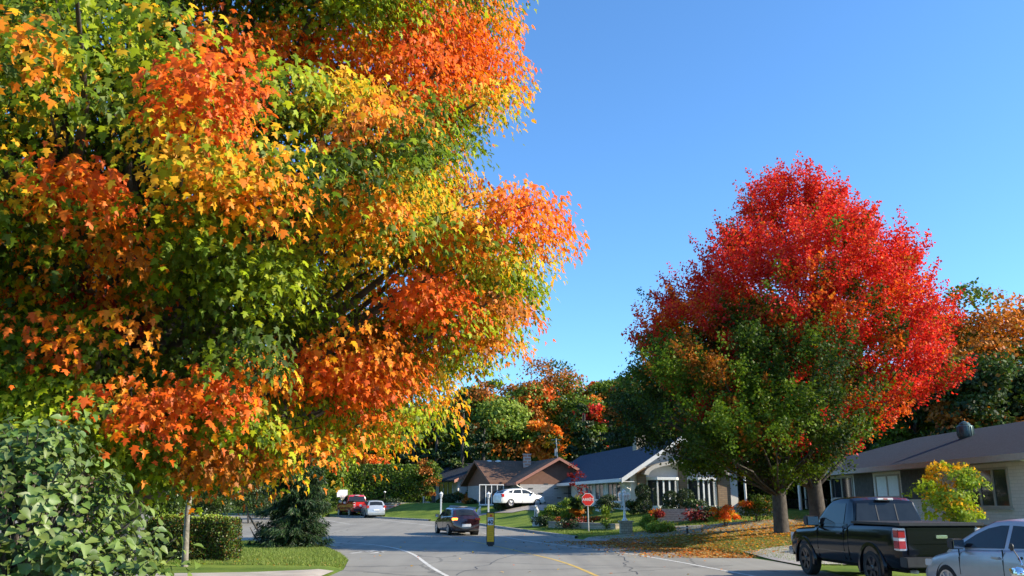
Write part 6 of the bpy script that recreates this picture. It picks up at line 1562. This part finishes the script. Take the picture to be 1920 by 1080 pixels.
# ================================================================== GRASS, LITTER
def tufts(name, n, xs, ysr, cond, size, label, colr=((.15, .23, .03), (.24, .29, .05))):
    x = rng.uniform(*xs, n); y = rng.uniform(*ysr, n); k = cond(x, y); x = x[k]; y = y[k]; m = len(x)
    z = ground_z(x, y) - .008; P = np.stack([x, y, z], 1); q = rng.random((m, 1))
    C = np.array(colr[0]) * (1 - q) + np.array(colr[1]) * q
    V, F, CC = leaves(P, rng.normal(0, .45, (m, 3)) * [1, 1, .2] + np.array([0, 0, 1]), rng.normal(0, 1, (m, 3)), size * rng.uniform(.5, 1.3, m), C, NEEDLE, .2)
    tag(link(name, np_mesh(name, V, F, M['blade'], CC)), label, 'grass', kind='stuff')
print('tufts')
tufts('grass', 170000, (-18, -4.5), (25.2, 41), lambda x, y: (xl(y) - .02 - x > 0), .085, 'mown grass blades of the lawn on the left')
tufts('grass', 190000, (2, 17), (26, 56), lambda x, y: (x - xr(y) > .22), .085, 'grass blades of the verge under the red trees and by the stop sign')
def litter(name, n, gen, label, cls, size=.085, off=.012):
    x, y = gen(n); z = ground_z(x, y); ins = (x < xr(y)) & (x > xl(y)); z = np.where(ins, road_z(y), z) + off + rng.uniform(0, .02, len(x))
    dvw = (x > 3.5) & (y > 36) & ~ins; z = z + np.where(dvw, .03, 0)
    m = len(x); P = np.stack([x, y, z], 1); a = rng.uniform(0, 2 * math.pi, m)
    pk = rng.choice(list(cls), m); C = np.zeros((m, 3))
    for c_ in set(cls): C[pk == c_] = pal_pick(c_, (pk == c_).sum())
    tan = rng.random(m) < .45; C[tan] = np.array([.50, .33, .13]); C = C * .95 + np.array([.04, .03, .01])
    V, F, CC = leaves(P, np.stack([np.cos(a), np.sin(a), rng.normal(.1, .2, m)], 1), rng.normal(0, .35, (m, 3)) + np.array([0, 0, 1]), size * rng.uniform(.7, 1.3, m), C, TRI5, .2)
    tag(link(name, np_mesh(name, V, F, M['leaf'], CC)), label, 'fallen leaves', kind='stuff')
def g1(n):
    x = rng.normal(11.5, 3.4, n); y = rng.normal(36.5, 4.2, n); k = (x > 3.8) & (x < 20) & (y > 30); return x[k], y[k]
def g2(n):   # drift along the kerb
    y = rng.uniform(30, 42, n); x = xr(y) + rng.exponential(.7, n) * rng.choice([-1, -1, 1], n) * 1.0 - .2; return x, y
def g3(n):
    y = rng.uniform(14, 60, n) ; x = rng.uniform(-6, 9, n); k = (x > xl(y)) & (x < xr(y)) & (rng.random(n) < .4); return x[k], y[k]
def g4(n):
    y = rng.uniform(25, 33, n); x = rng.uniform(-14, -4.9, n); k = rng.random(n) < np.exp(-(y - 25) / 2); return x[k], y[k]
litter('fallen_leaves', 15000, g1, 'orange and tan fallen leaves strewn under the red trees', 'YOOBB', .11)
litter('fallen_leaves', 9000, g2, 'rusty fallen leaves drifted along the right road edge', 'BBRBB', .10)
litter('fallen_leaves', 420, g3, 'sparse fallen leaves scattered on the asphalt', 'YOR', .09)
litter('fallen_leaves', 900, g4, 'few yellow leaves on the left lawn', 'YOL', .08)

hd = (float(xat(1500, 61)), 61.0)  # dark hedge added to cover bright lawn seen past the carports
clipped('dark_fill_hedge', (hd[0] + 3, 62.0, gz(hd[0], 61) - .1), R(3), 14, 1.6, 2.6, 'added dark hedge covering the bright lawn behind the two carports', n=11000, leaf=.16, mix=(('K', 3), ('D', 2)), rnd=.3)

for (px, rt, Y, wp) in ((470, 890, 66, 110), (395, 880, 62, 120), (310, 885, 60, 120), (538, 900, 74, 90), (230, 880, 58, 120)):
    shrub(px, rt, 960, wp, Y, {470: 'broad dark bush across the side street, right of the slim trunk', 395: 'dark bush across the side street above the clipped hedge', 310: 'dark bush across the side street just behind the slim trunk', 538: 'dark bush across the side street seen over the spruce', 230: 'dark bush across the side street behind the lilac'}[px],
          [('K', 3), ('D', 3), ('G', 1)], leaf=.16, lobes=26, per=220, mat='leaf_evergreen', group='dark bushes across the side street', lv=.3)
# sealed cracks in the asphalt
random.seed(3)
for (x0, y0, x1, y1) in ((-3.9, 24, 6.5, 26.5), (-1.5, 23, .4, 34), (3.2, 23.5, 3.9, 33), (-4, 33, 4.5, 36.5), (-9, 46, 1.5, 44), (-12, 55, -2, 58), (.8, 34, -2.5, 44)):
    n_ = 14; q = []
    for i in range(n_ + 1):
        t_ = i / n_; q.append((x0 + (x1 - x0) * t_ + random.uniform(-.16, .16), y0 + (y1 - y0) * t_ + random.uniform(-.16, .16)))
    ribbon('crack_seal', q, .035, M['tar'], off=.003, parent=road, step=.3)
